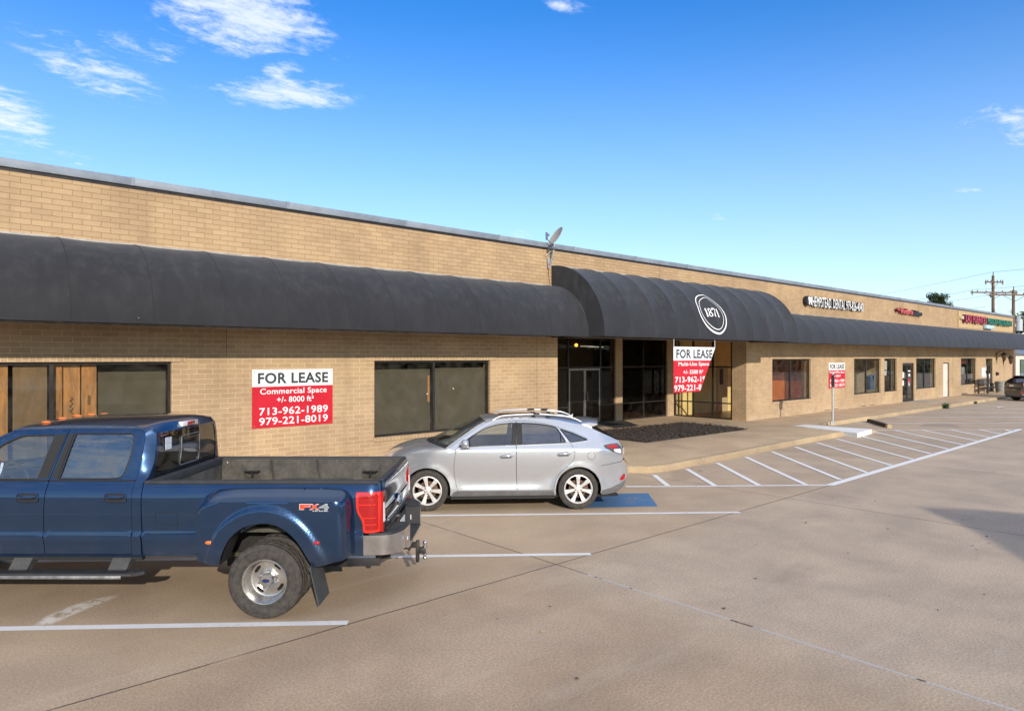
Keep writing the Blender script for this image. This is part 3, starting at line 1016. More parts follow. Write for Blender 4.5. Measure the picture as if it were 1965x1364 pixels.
def window(x0, x1, mulls, mirror, label=None, blinds=None):
    """frame, panes of glass and what hangs right behind them"""
    f = MB()
    y0, y1 = .075, .135
    t = .05
    f.box(x0 + .001, x0 + t, y0, y1, SILL + .001, HEAD - .001)
    f.box(x1 - t, x1 - .001, y0, y1, SILL + .001, HEAD - .001)
    f.box(x0 + t, x1 - t, y0, y1, SILL + .001, SILL + t)
    f.box(x0 + t, x1 - t, y0, y1, HEAD - t, HEAD - .001)
    f.box(x0 + .001, x1 - .001, .012, y0 - .002, SILL + .001, SILL + .028)
    for mx in mulls:
        f.box(mx - .032, mx + .032, y0 - .012, y1 - .002, SILL + t + .001, HEAD - t - .001)
    w_ = f.build('window', M_BRONZE, bld)
    edges = [x0 + t] + list(mulls) + [x1 - t]
    for a, b in zip(edges[:-1], edges[1:]):
        g = MB()
        g.box(a + .002, b - .002, .100, .106, SILL + t - .004, HEAD - t + .004)
        g.build('glass_pane', mirror, w_)
    return w_
wa = window(-2.6, 3.95, [-.3, 1.98], M_WIN)
wb = window(8.48, 12.12, [10.27], M_WIN)
wc = window(27.97, 31.62, [29.75], M_WIN)
wd = window(36.53, 40.05, [38.25], M_WIN)
we = window(40.60, 42.46, [41.75], M_WIN)
wf = window(45.62, 49.15, [47.25], M_WIN)
wg = window(54.4, 57.92, [56.1], M_WIN)
# roller shades and leaning boards behind the two left windows
m = MB()
m.box(2.72, 3.885, .165, .170, SILL, 2.50); m.build('roller_shade', M_SHADE, wa)
m = MB()
m.box(8.55, 10.22, .165, .170, SILL, 2.47); m.box(10.32, 12.05, .167, .172, SILL, 2.49); m.build('roller_shade', M_SHADE, wb)
m = MB()
for x0, x1, y in ((-2.5, -.9, .20), (-.85, .35, .22), (.42, .98, .19), (1.0, 1.36, .16), (2.02, 2.16, .18), (2.18, 2.44, .20), (2.46, 2.70, .19)):
    m.box(x0, x1, y, y + .018, SILL - .2, HEAD)
m.build('plywood_board', M_PLY, wa)
m = MB()
m.box(1.43, 1.93, .176, .181, SILL, 2.66); m.build('fibre_board', worn('brown_fibre_board', (.19, .115, .060), .8, scale=2, amount=.25, stretch=(4, 4, 1)), wa)
m = MB()                                               # stickers and a strip of tape on the glass
m.box(10.13, 10.19, .145, .150, 1.62, 2.30); m.build('masking_tape', worn('old_tape', (.42, .20, .09), .7), wb)
m = MB()
for x, z in ((10.92, 1.94), (10.08, 1.83)):
    m.prism([(x - .018, z), (x, z - .02), (x + .02, z + .004), (x, z + .022)], 'y', .092, .096)
m.build('glass_sticker', M_LETTER, wb)
# pictures, posters and furniture inside
def inside_obj(name, mat, par, *bx):
    m_ = MB()
    for b_ in bx: m_.box(*b_)
    return m_.build(name, mat, par)
inside_obj('wall_picture', worn('picture_red', (.22, .05, .04), .5, scale=8, amount=.8), wd, (37.25, 37.95, 4.36, 4.39, 1.75, 2.45))
inside_obj('reception_desk', I_WHITE, wd, (38.9, 40.0, 1.6, 2.3, .145, 1.25))
inside_obj('window_poster', worn('poster_white', (.7, .7, .72), .5, scale=14, amount=.5), we, (40.95, 41.40, .150, .153, 2.05, 2.55), (41.0, 41.34, .150, .153, 1.72, 2.0))
inside_obj('window_poster', worn('poster_blue', (.05, .12, .25), .5, scale=9, amount=.7), we, (40.7, 41.6, .9, 1.0, .9, 1.75))
inside_obj('window_poster', worn('poster_red', (.25, .03, .04), .5, scale=9, amount=.8), wg, (54.6, 57.6, .5, .52, 2.3, 2.55))
inside_obj('window_poster', worn('poster_pale', (.45, .47, .55), .5, scale=4, amount=.5), wg, (54.8, 57.4, .56, .58, 1.55, 2.05))
inside_obj('display_shelf', worn('shelf_purple', (.12, .08, .28), .5, scale=6, amount=.4), wc, (28.3, 29.1, 1.4, 1.5, 1.6, 2.4))
inside_obj('counter', I_ORANGE, wc, (29.85, 31.2, 1.8, 2.0, .145, 1.55))

# ---- entrance: glazed back wall (y = RY), brick piers, doors; side glazing at x = RX1
ent = MB()
Y0, Y1 = RY, RY + .06
def bar(m_, x0, x1, z0, z1, dy=0.0): m_.box(x0, x1, Y0 - dy, Y1 - dy, z0, z1)
for x in (14.86, 16.2, 17.6, 19.04, 20.92, 21.74, 22.26, 23.72, 25.32): bar(ent, x - .035, x + .035, .151, ZR)
for a, b in ((14.895, 16.165), (16.235, 17.565), (17.635, 19.005), (19.075, 20.885), (20.955, 21.705), (22.295, 23.685), (23.755, 25.285)):
    bar(ent, a, b, ZR - .06, ZR - .001, -.003)
    bar(ent, a, b, 2.33, 2.39, -.003)
for a, b in ((14.895, 16.165), (16.235, 17.565), (17.635, 19.005), (20.955, 21.705), (22.295, 23.685), (23.755, 25.285)):
    bar(ent, a, b, .82, .87, -.003)
    bar(ent, a, b, .151, .22, -.003)
entf = ent.build('storefront_frame', M_BRONZE, bld)
g = MB()
for a, b in ((14.895, 16.165), (16.235, 17.565), (17.635, 19.005), (20.955, 21.705), (22.295, 23.685), (23.755, 25.285)):
    for z0, z1 in ((.22, .82), (.87, 2.33), (2.39, ZR - .06)): g.box(a, b, RY + .025, RY + .031, z0, z1)
g.box(19.075, 20.885, RY + .025, RY + .031, 2.39, ZR - .06)
g.build('glass_pane', M_STORE, entf)
for k, (a, b) in enumerate(((19.08, 19.975), (19.985, 20.88))):
    d = MB()
    d.box(a, a + .06, RY + .002, RY + .05, .16, 2.325); d.box(b - .06, b, RY + .002, RY + .05, .16, 2.325)
    d.box(a + .06, b - .06, RY + .003, RY + .049, .16, .36); d.box(a + .06, b - .06, RY + .003, RY + .049, 2.25, 2.324)
    dd = d.build('entrance_door', worn('satin_aluminium', (.28, .26, .24), .35, .8), bld)
    g = MB(); g.box(a + .06, b - .06, RY + .022, RY + .028, .36, 2.25); g.build('glass_pane', M_STORE, dd)
    h = MB()
    hx = b - .10 if k == 0 else a + .10
    h.tube([(hx, RY - .005, 1.05), (hx, RY - .06, 1.08), (hx, RY - .06, 1.38), (hx, RY - .005, 1.41)], .014)
    h.tube([(a + .1, RY + .075, 1.02), (b - .1, RY + .075, 1.02)], .02)
    h.build('door_handle', M_STEEL, dd)
for a, b in ((21.78, 22.22), (25.36, RX1 + .35)):
    p = MB(); p.box(a, b, RY - .06, RY + .22, -.05, ZR + .1); p.build('brick_pier', M_BRICK, bld)
s_ = MB(); s_.box(RX0, RX1, .301, RY + .2, ZR + .002, ZR + .06); s_.build('entrance_soffit', worn('soffit_board', (.10, .09, .08), .8), bld)
# lit lamp and a slim tube fixture over the doors
l = MB(); l.sphere((20.45, RY + .9, 3.26), .07, 0, 12); l.build('ceiling_lamp', emit_mat('warm_lamp', (1.0, .42, .05), 7.0), bld)
l = MB(); l.box(20.75, 21.5, RY + .86, RY + .94, 3.20, 3.235); l.box(21.75, 22.6, RY + 1.3, RY + 1.38, 3.19, 3.225); l.build('ceiling_light_strip', emit_mat('pale_strip', (1, .9, .7), .9), bld)

sd = MB()
for y in (.68, 1.58, 2.55, 3.50): sd.box(RX1 + .02, RX1 + .09, y - .035, y + .035, .151, ZR)
for a, b in ((.715, 1.545), (1.615, 2.515), (2.585, 3.465)):
    for z0, z1 in ((.151, .21), (.80, .85), (2.33, 2.38), (ZR - .05, ZR - .001)): sd.box(RX1 + .023, RX1 + .087, a, b, z0, z1)
sdf = sd.build('storefront_frame', M_BRONZE, bld)
g = MB()
for a, b in ((.715, 1.545), (1.615, 2.515), (2.585, 3.465)):
    for z0, z1 in ((.21, .80), (.85, 2.33), (2.38, ZR - .05)): g.box(RX1 + .05, RX1 + .056, a, b, z0, z1)
g.build('glass_pane', M_CLEARG, sdf)
i_ = MB(); i_.box(29.1, 30.05, 3.35, 3.395, .15, 2.35); idr = i_.build('interior_door', I_BEIGE, bld)
i_ = MB(); i_.box(29.3, 29.6, 3.34, 3.349, 1.46, 2.2); i_.build('door_window', I_DARK, idr)

# ---- the doors of the right wing
def shop_door(x0, x1, ztop, transom):
    f = MB()
    t = .06
    f.box(x0 + .001, x0 + t, .06, .12, .151, ztop - .001); f.box(x1 - t, x1 - .001, .06, .12, .151, ztop - .001)
    f.box(x0 + t, x1 - t, .06, .12, ztop - t, ztop - .001)
    if transom: f.box(x0 + t, x1 - t, .062, .118, 2.2, 2.25)
    xm = (x0 + x1) / 2
    zt = 2.2 if transom else ztop - t
    for a, b in ((x0 + t + .004, xm - .004), (xm + .004, x1 - t - .004)):
        f.box(a, a + .07, .07, .11, .16, zt - .004); f.box(b - .07, b, .07, .11, .16, zt - .004)
        f.box(a + .07, b - .07, .072, .108, .16, .34); f.box(a + .07, b - .07, .072, .108, zt - .09, zt - .005)
    d_ = f.build('shop_door', M_BRONZE, bld)
    g_ = MB()
    for a, b in ((x0 + t + .074, xm - .074), (xm + .074, x1 - t - .074)): g_.box(a, b, .088, .094, .34, zt - .09)
    if transom: g_.box(x0 + t, x1 - t, .088, .094, 2.25, ztop - t)
    g_.build('glass_pane', M_WIN, d_)
    h_ = MB()
    h_.tube([(xm - .05, .06, 1.0), (xm - .05, .0, 1.03), (xm - .05, .0, 1.3), (xm - .05, .06, 1.33)], .013)
    h_.tube([(xm + .05, .06, 1.0), (xm + .05, .0, 1.03), (xm + .05, .0, 1.3), (xm + .05, .06, 1.33)], .013)
    h_.build('door_handle', M_STEEL, d_)
    return d_
d1 = shop_door(43.36, 45.30, 2.42, False)
worn('notice_white', (.72, .72, .74), .6, scale=12, amount=.4)
for x, z, w, h in ((43.5, 1.55, .36, .34), (43.55, 1.1, .26, .3), (44.5, 1.9, .4, .08), (44.55, 1.62, .28, .16), (44.55, 1.05, .22, .16)):
    n = MB(); n.box(x, x + w, .080, .084, z, z + h); n.build('door_notice', MATS['notice_white'], d1)
n = MB(); n.box(44.52, 44.84, .080, .084, 1.25, 1.46); n.build('door_notice', worn('notice_red', (.5, .04, .03), .6), d1)
d2 = shop_door(60.45, 62.28, 2.66, True)
for x, z, w, h in ((60.6, 1.75, .3, .4), (60.65, 1.2, .25, .3), (61.6, 1.15, .3, .35), (61.55, .5, .22, .3)):
    n = MB(); n.box(x, x + w, .080, .084, z, z + h); n.build('door_notice', MATS['notice_white'], d2)
f = MB()
f.box(50.621, 50.68, .05, .12, .151, 2.399); f.box(51.80, 51.859, .05, .12, .151, 2.399); f.box(50.68, 51.80, .05, .12, 2.34, 2.399)
f.box(50.69, 51.79, .075, .11, .16, 2.335, 1)
d3 = f.build('service_door', [M_BRONZE, worn('door_white', (.66, .62, .55), .6, scale=2, amount=.08)], bld)
h = MB(); h.sphere((51.66, .04, 1.1), .035, 0); h.build('door_handle', M_STEEL, d3)
n = MB(); n.box(59.25, 60.25, -.04, -.002, 1.28, 1.98, bev=.006)
tag(n.build('notice_board', worn('board_white', (.72, .72, .73), .5)), 'white notice board on the brick beside the far restaurant door', 'notice board')
n = MB(); n.box(63.1, 63.5, -.14, -.002, 1.35, 1.55, bev=.02); n.box(63.05, 63.55, -.06, -.003, 1.56, 1.60)
tag(n.build('mail_box', M_BLACK), 'small dark mailbox on the brick right of the far door', 'mailbox')
# control joints in the brick, and grease-pencil scrawl on the boards
for x, z0, z1 in ((29.75, .15, .73), (34.6, 2.80, 3.4), (13.9, .15, 3.4), (44.3, 2.80, 3.4), (52.6, .15, 3.4), (19.9, 4.9, 6.0), (33.2, 4.8, 6.0), (5.0, 2.8, 3.4)):
    n = MB(); n.box(x, x + .012, -.003, -.0005, z0, z1); n.build('control_joint', worn('joint_sealant', (.16, .115, .07), .8), bld)
for x, z, h in ((2.30, 1.75, .30), (2.33, 1.35, .25), (2.08, 1.6, .22), (2.58, 1.9, .18)):
    n = MB(); n.tube([(x + .025 * math.sin(k * 1.7 + x * 9), .176, z + h * k / 12) for k in range(13)], .006, 5); n.build('scrawl', M_BLACK, wa)
# vent slots at the foot of the wall
n = MB()
for x in (33.1, 34.0, 37.4, 38.6, 20): 
    if x > 26: n.box(x, x + .62, -.006, -.002, .19, .215)
n.build('wall_vent', M_BLACK, bld)
n = MB(); n.box(43.2, 46.6, -1.35, -.02, .151, .165); n.build('door_step', concrete_mat('pale_step', (.50, .44, .34), (.46, .40, .31)), bld)
n = MB(); n.box(19.0, 21.0, RY - 1.15, RY - .1, .151, .163)
tag(n.build('door_mat', worn('grey_mat', (.10, .095, .085), .95, scale=20, amount=.3)), 'grey door mat before the glass entrance doors', 'door mat')
# framed stucco field behind the restaurant lettering
n = MB()
n.box(53.75, 68.1, -.02, -.001, 4.80, 5.92)
n.box(53.7, 68.14, -.045, -.021, 5.86, 5.93); n.box(53.7, 53.78, -.045, -.021, 4.80, 5.859); n.box(68.06, 68.14, -.045, -.021, 4.80, 5.859)
n.build('sign_field', worn('stucco_field', (.52, .37, .20), .85, scale=3, amount=.14, bump=.2, bscale=60), bld)

# ------------------------------------------------------------------ awnings
def fabric_mat():
    mt = pbsdf('black_awning_canvas', (.05, .05, .052), .75)
    N = NT(mt.node_tree)
    b = mt.node_tree.nodes['Principled BSDF']
    P = N.n('ShaderNodeNewGeometry').outputs['Position']
    px, py, pz = N.xyz(P)
    n1 = N.noise(P, .7, 5, .6)
    n2 = N.noise(N.vm('MULTIPLY', P, (1.0, 1.0, .35)), 5.0, 6, .65)
    n3 = N.noise(P, 120, 3, .6)
    c = N.mix(N.sstep(n1, .3, .7), (.018, .018, .0205), (.024, .024, .0275))
    dust = N.m('MULTIPLY', N.sstep(n2, .42, .75), N.sstep(pz, 3.4, 4.9, .10, .38))
    c = N.mix(dust, c, (.075, .073, .072))
    c = N.mix(1.0, c, N.mix(n3, (.75, .75, .75), (1.25, 1.25, 1.25)), 'MULTIPLY')
    vo = N.n('ShaderNodeTexVoronoi')
    N.put(vo.inputs['Vector'], P)
    vo.inputs['Scale'].default_value = 1.3
    sp = N.m('MULTIPLY', N.m('LESS_THAN', vo.outputs['Distance'], .018), N.m('GREATER_THAN', N.xyz(vo.outputs['Color'])[0], .55))
    c = N.mix(sp, c, (.5, .48, .44))                                     # bird droppings
    N.put(b.inputs['Base Color'], c)
    b.inputs['Sheen Weight'].default_value = .16
    b.inputs['Specular IOR Level'].default_value = .3
    b.inputs['Sheen Tint'].default_value = (.75, .86, 1.0, 1)
    N.put(b.inputs['Normal'], N.bump(N.m('ADD', n3, N.m('MULTIPLY', n2, 2.0)), .22, .006))
    return mt
M_CANVAS = fabric_mat()
M_SEAM = pbsdf('awning_seam', (.019, .019, .021), .85)

def awning(name, label, x0, x1, proj, ztop, zbot, bay, sag, first=None, wrinkle=0.0, ends=(True, True), seamw=None):
    """barrel awning: canvas stretched over hoops, a seam at every hoop, sagging a little between them"""
    root = empty(name, label, 'awning', (0, 0, 0))
    hoops = []
    x = x0 if first is None else first
    while x < x1 - .05:
        if x > x0 + .05: hoops.append(x)
        x += bay
    hs = [x0] + hoops + [x1]
    NP = 26
    rnd = random.Random(int(x0 * 7) + 3)
    def P(x, t, lift=0.0):
        ph = t * math.pi / 2
        k = max(i for i in range(len(hs) - 1) if hs[i] <= x + 1e-6)
        u = (x - hs[k]) / (hs[k + 1] - hs[k])
        s_ = -sag * math.sin(math.pi * u) ** .8 * (1 - .35 * t) if 0 < u < 1 else 0.0
        w_ = wrinkle * math.sin(9 * t + 5 * u + k * 1.7) * math.sin(math.pi * u) * max(0, math.sin(math.pi * t)) ** 2
        r = 1 + (s_ + w_ + lift) / proj
        return (x, -proj * math.sin(ph) * r, zbot + (ztop - zbot) * math.cos(ph) * r)
    mb = MB()
    for a, b in zip(hs[:-1], hs[1:]):
        n = 8
        mb.grid([[P(a + (b - a) * min(i / n, .9999), j / NP) if i < n else P(b - 1e-5, j / NP) for j in range(NP + 1)] for i in range(n + 1)], 0, True)
    # the hem folds under
    a0 = [(x, -proj, zbot) for x in (x0, x1)]
    mb.box(x0, x1, -proj + .002, -proj + .06, zbot - .045, zbot - .001)
    mb.grid([[(x0, -proj, zbot - .045), (x0, -proj, zbot)], [(x1, -proj, zbot - .045), (x1, -proj, zbot)]], 0, False)
    canvas = mb.build('canvas', M_CANVAS, root, angle=50, merge=False)
    for i, ex in enumerate((x0, x1)):
        if not ends[i]: continue
        m_ = MB()
        prof = [(-proj * math.sin(t / NP * math.pi / 2), zbot + (ztop - zbot) * math.cos(t / NP * math.pi / 2)) for t in range(NP + 1)] + [(-proj, zbot - .045), (-.002, zbot - .045)]
        m_.prism(prof, 'x', ex - .006 if i == 0 else ex, ex if i == 0 else ex + .006)
        m_.build('end_panel', M_CANVAS, root)
    for h in hoops:
        m_ = MB()
        sw = .005 if seamw is None else seamw
        m_.grid([[P(h + dx * sw, j / NP, lift) for j in range(NP + 1)] for dx, lift in ((-1, .0005), (-.4, .006), (.4, .006), (.98, .0005))], 0, True)
        m_.build('seam', M_SEAM, root)
    fr = MB()
    for h in hs[::2]:
        xx = min(max(h, x0 + .03), x1 - .03)
        fr.tube([P(xx, j / 10, -.06 - sag) for j in range(11)], .016, 6)
        fr.tube([(xx, -.02, zbot), (xx, -proj + .05, zbot)], .014, 6)
    fr.tube([(x0 + .02, -.03, zbot - .01), (x1 - .02, -.03, zbot - .01)], .02, 6)
    fr.build('hoop_frame', M_STEEL, root)
    t_ = MB()
    t_.box(x0, x1, -.035, -.001, ztop - .012, ztop + .028)
    t_.build('wall_flashing', worn('flashing', (.42, .38, .33), .6, .3, scale=5), root)
    root['_P'] = 0
    del root['_P']
    return root, P
aw1, _ = awning('awning', 'long black barrel awning on the left wing above the pickup truck', XL + .2, 14.50, 1.50, 4.90, 3.40, 1.22, .020, first=XL + .2 + ((2.03 - XL - .2) % 1.22), wrinkle=.008, ends=(True, True))
aw2, PB = awning('awning', 'tall black barrel awning with a white seal over the glass entrance', 14.515, 26.02, 2.08, 5.51, 3.405, 1.155, .060, wrinkle=.016, seamw=.008)
aw3, _ = awning('awning', 'long black barrel awning on the right wing beneath the shop letters', 26.035, 72.5, 1.50, 4.70, 3.40, 1.22, .020, wrinkle=.006)

# white seal printed on the tall awning
def seal():
    mb = MB()
    NPB = 26
    def S(x, ph, h=0.0):
        return PB(x, ph / (math.pi / 2), .022 + h)
    outer = catmull([(20.227, .80), (19.93, .825), (19.661, .90), (19.535, .985), (19.50, 1.06), (19.471, 1.14), (19.494, 1.235), (19.658, 1.355), (19.90, 1.44), (20.14, 1.485), (20.369, 1.497), (20.617, 1.464),
                     (20.83, 1.39), (20.96, 1.29), (21.02, 1.17), (20.99, 1.06), (20.90, .98), (20.70, .90), (20.45, .835)], 6, True)
    inner = catmull([(20.27, .862), (20.008, .89), (19.77, .955), (19.65, 1.045), (19.61, 1.168), (19.735, 1.29), (19.957, 1.378), (20.167, 1.424), (20.36, 1.432), (20.60, 1.390), (20.80, 1.285), (20.89, 1.15), (20.80, 1.02), (20.55, .93)], 6, True)
    def band(loop, w0, w1):
        n = len(loop)
        A, B = [], []
        for i in range(n + 1):
            p = np.array(loop[i % n]); t = np.array(loop[(i + 1) % n]) - np.array(loop[(i - 1) % n])
            t[1] *= 2.1
            t /= np.linalg.norm(t)
            nn = np.array([-t[1], t[0] / 2.1]) * .5
            u = i / n
            w = w0 + (w1 - w0) * (.5 + .5 * math.sin(2 * math.pi * (u - .18)))
            A.append(S(*(p - nn * w))); B.append(S(*(p + nn * w)))
        mb.grid([A, B], 0, True)
    band(outer, .030, .066)
    band(inner, .020, .030)
    def wrp(u, v, d):
        return PB(u, v / (math.pi / 2), .034 + d)
    # numerals in a fat-and-thin face: u across, angle downwards
    import itertools
    def glyph(poly):
        v, f = triangulate(poly, [], .04)
        A = [wrp(a, b, .002) for a, b in v]
        mb.add(A, [tuple(t) for t in f.tolist()])
    def at(x0, x1, pts): return [(x0 + a * (x1 - x0), 1.225 - b * .15) for a, b in pts]
    one = [(.15, .0), (.85, .0), (.85, .05), (.70, .08), (.70, 1), (.55, 1), (.15, .84), (.17, .79), (.32, .82), (.32, .08), (.15, .05)]
    glyph(at(19.80, 19.98, one))
    glyph(at(20.44, 20.64, one))
    seven = [(.02, 1), (.98, 1), (.98, .90), (.60, .35), (.55, 0), (.22, 0), (.30, .32), (.80, .86), (.30, .84), (.10, .74), (.03, .74)]
    glyph(at(20.21, 20.43, seven))
    for cy, ry, rx in ((.74, .26, .34), (.26, .26, .44)):
        ang_ = [2 * math.pi * k / 20 for k in range(21)]
        A = [wrp(20.09 + .11 * rx * 2.2 * math.cos(w) , 1.225 - (cy + ry * math.sin(w)) * .15, .002) for w in ang_]
        B = [wrp(20.09 + .11 * rx * 1.1 * math.cos(w + .5), 1.225 - (cy + ry * .70 * math.sin(w + .5)) * .15, .002) for w in ang_]
        mb.grid([A, B], 0, True)
    return mb.build('printed_seal', M_LETTER, aw2)
seal()

# ------------------------------------------------------------------ lease signs
def lease_sign(loc, rz, w, h, words, label, screws=True):
    root = empty('lease_sign', label, 'sign', loc, rz, 'for lease signs on the building')
    k = .295
    m_ = MB(); m_.box(0, w, -.012, 0, h * (1 - k) + .0005, h); m_.build('white_header', M_SIGNWHITE, root)
    m_ = MB(); m_.box(0, w, -.012, 0, 0, h * (1 - k)); m_.build('red_panel', M_SIGNRED, root)
    m_ = MB()
    put_text(m_, 'FOR LEASE', (0, -.0125, 0), (1, 0, 0), (0, 0, 1), (.065 * w, .94 * w, h * .755, h * .945), .003, bold=.030, spacing=1.07)
    m_.build('header_lettering', M_SIGNINK, root)
    for body, a, b, c, d in words:
        m_ = MB()
        put_text(m_, body, (0, -.0125, 0), (1, 0, 0), (0, 0, 1), (a * w, b * w, c * h, d * h), .003, bold=.012, spacing=1.04)
        m_.build('panel_lettering', M_LETTER, root)
    if screws:
        m_ = MB()
        for x, z in ((.05, .04), (w - .05, .04), (.05, h - .05), (w - .05, h - .05), (w * .33, h - .05), (w * .67, h - .05), (w * .5, .04)):
            m_.sphere((x, -.012, z), .012, 0, 8)
        m_.build('screw', M_STEEL, root)
    return root
lease_sign((5.53, -.006, 1.26), 0, 1.85, 1.25, [('Commercial Space', .09, .92, .545, .675), ('+/- 8000 ft\u00b2', .29, .75, .425, .525), ('713-962-1989', .08, .935, .215, .345), ('979-221-8019', .08, .935, .045, .175)],
           'red and white lease sign reading Commercial Space on the brick above the truck bed')
lease_sign((33.52, -.006, 1.25), 0, 1.86, 1.24, [('Medical/Office Space', .04, .96, .56, .67), ('+/- 2400 ft\u00b2', .30, .72, .43, .525), ('713-962-1989', .06, .95, .22, .345), ('979-221-8019', .06, .95, .045, .175)],
           'red and white lease sign reading Medical Office Space behind the sign pole')

# the banner hung on cords from the awning hem; the wind has folded its lower right corner back
def banner():
    W_, H_, k = 2.367, 1.44, .70
    root = empty('lease_banner', 'red and white lease banner hung under the tall awning, lower corner folded back', 'banner', (17.884, -1.985, 1.66), 0, 'for lease signs on the building')
    xr = lambda z: 1.47 + (W_ - 1.47) * z / H_                # the fold line
    m_ = MB(); m_.prism([(0, H_ * k + .0005), (xr(H_ * k), H_ * k + .0005), (W_, H_), (0, H_)], 'y', -.008, 0); m_.build('white_header', M_SIGNWHITE, root)
    m_ = MB(); m_.prism([(0, 0), (xr(0), 0), (xr(H_ * k), H_ * k), (0, H_ * k)], 'y', -.008, 0); m_.build('red_panel', M_SIGNRED, root)
    d = Vector((W_ - 1.47, H_)).normalized(); v = Vector((W_ - 1.47, 0)); r_ = d * (2 * v.dot(d)) - v
    m_ = MB(); m_.prism([(1.47, .0), (W_, H_), (1.47 + r_.x, r_.y)], 'y', .012, .018); m_.build('folded_corner', M_SIGNWHITE, root)
    cl = (Vector((xr(0) - .02, 0, 0)), Vector((H_, -(W_ - 1.47), 0)).normalized())
    m_ = MB(); put_text(m_, 'FOR LEASE', (0, -.0085, 0), (1, 0, 0), (0, 0, 1), (.06 * W_, .925 * W_, H_ * .745, H_ * .945), .003, bold=.030, spacing=1.07, clip=cl); m_.build('header_lettering', M_SIGNINK, root)
    for body, a, b, c, d_ in (('Multi-Use Space', .11, .835, .555, .665), ('+/- 5500 ft\u00b2', .22, .69, .40, .49), ('713-962-1989', .035, .90, .215, .345), ('979-221-8019', .015, .88, .03, .165)):
        m_ = MB(); put_text(m_, body, (0, -.0085, 0), (1, 0, 0), (0, 0, 1), (a * W_, b * W_, c * H_, d_ * H_), .003, bold=.012, spacing=1.04, clip=cl)
        m_.build('panel_lettering', M_LETTER, root)
    for x in (.02, W_ - .02):
        m_ = MB(); m_.tube([(x, -.004, H_), (x, -.004, 1.70)], .008, 6); m_.build('cord', M_LETTER, root)
banner()

# ------------------------------------------------------------------ lettering on the fascia
def channel_letters(name, label, parts_, z0, depth=.16, base=-.03):
    root = empty(name, label, 'sign', (0, 0, 0))
    for nm, body, x0, x1, za, zb, face, side, bold, shear in parts_:
        m_ = MB()
        put_text(m_, body, (0, base, 0), (1, 0, 0), (0, 0, 1), (x0, x1, za, zb), depth, bold=bold, shear=shear, res=2, spacing=1.06)
        # faces pointing at the lot take the face colour, the returns stay dark
        for i, f_ in enumerate(m_.f):
            a, b, c = (Vector(m_.v[j]) for j in f_[:3])
            nrm = (b - a).cross(c - a)
            m_.mi[i] = 0 if nrm.length > 0 and abs(nrm.normalized().y) > .9 and a.y < base - depth * .5 else 1
        m_.build(nm, [face, side], root)
    return root
F_RED, F_GREEN, F_PINK, F_DK = pbsdf('letter_red', (.42, .012, .045), .35), pbsdf('letter_green', (.01, .20, .12), .35), pbsdf('letter_salmon', (.75, .13, .11), .4), pbsdf('letter_dark', (.03, .035, .045), .4)
S_BLACK, S_MAR, S_DG = pbsdf('return_black', (.015, .014, .014), .5), pbsdf('return_maroon', (.12, .008, .03), .5), pbsdf('return_green', (.006, .07, .045), .5)
dn = channel_letters('dental_sign', 'white and black channel letters of the dental office with phone number', [
    ('lettering', 'HEMPSTEAD. DENTAL 979-826-4040', 31.45, 37.28, 5.12, 5.59, M_LETTER, S_BLACK, .006, 0)], 0, .10, -.06)
m_ = MB()
m_.box(31.3, 37.30, -.055, -.002, 5.16, 5.54, bev=.02)
m_.tube([(30.98, -.06, 5.36), (30.98, -.20, 5.36)], .22, 20)
m_.build('black_backing', S_BLACK, dn)
m_ = MB()                                               # a little molar mark before the name
tooth = catmull([(31.0, 5.54), (31.12, 5.49), (31.22, 5.55), (31.30, 5.46), (31.27, 5.34), (31.25, 5.20), (31.20, 5.17), (31.16, 5.30), (31.10, 5.30), (31.05, 5.17), (31.0, 5.20), (30.98, 5.34), (30.92, 5.47)], 3, True)
m_.prism(tooth, 'y', -.215, -.202); m_.build('tooth_mark', M_LETTER, dn)
channel_letters('workforce_sign', 'salmon and dark channel letters of the job office on the fascia', [
    ('pink_lettering', 'Workforce', 42.5, 44.5, 5.26, 5.58, F_PINK, S_MAR, .02, 0), ('dark_lettering', 'Solutions', 44.55, 46.1, 5.24, 5.55, F_DK, S_BLACK, .02, 0),
    ('star_mark', '*', 42.0, 42.45, 5.28, 5.55, F_PINK, S_MAR, .03, 0)], 0, .15, -.04)
rs = channel_letters('restaurant_sign', 'red and green channel letters of the restaurant at the far end of the fascia', [
    ('red_lettering', 'LAS FUENTES', 54.5, 59.6, 5.17, 5.70, F_RED, S_MAR, .03, 0), ('green_lettering', 'MEXICAN RESTAURANT', 59.9, 66.9, 5.22, 5.66, F_GREEN, S_DG, .02, 0)], 0, .22, -.05)
m_ = MB(); m_.box(59.6, 61.6, -.26, -.05, 4.86, 5.13, bev=.02)
m_.build('pale_box', worn('pale_blue_box', (.42, .62, .80), .5, scale=4, amount=.2), rs)
m_ = MB(); m_.box(53.95, 54.35, -.2, -.03, 5.36, 5.58, bev=.02); m_.build('power_box', worn('beige_box', (.55, .47, .34), .6), rs)

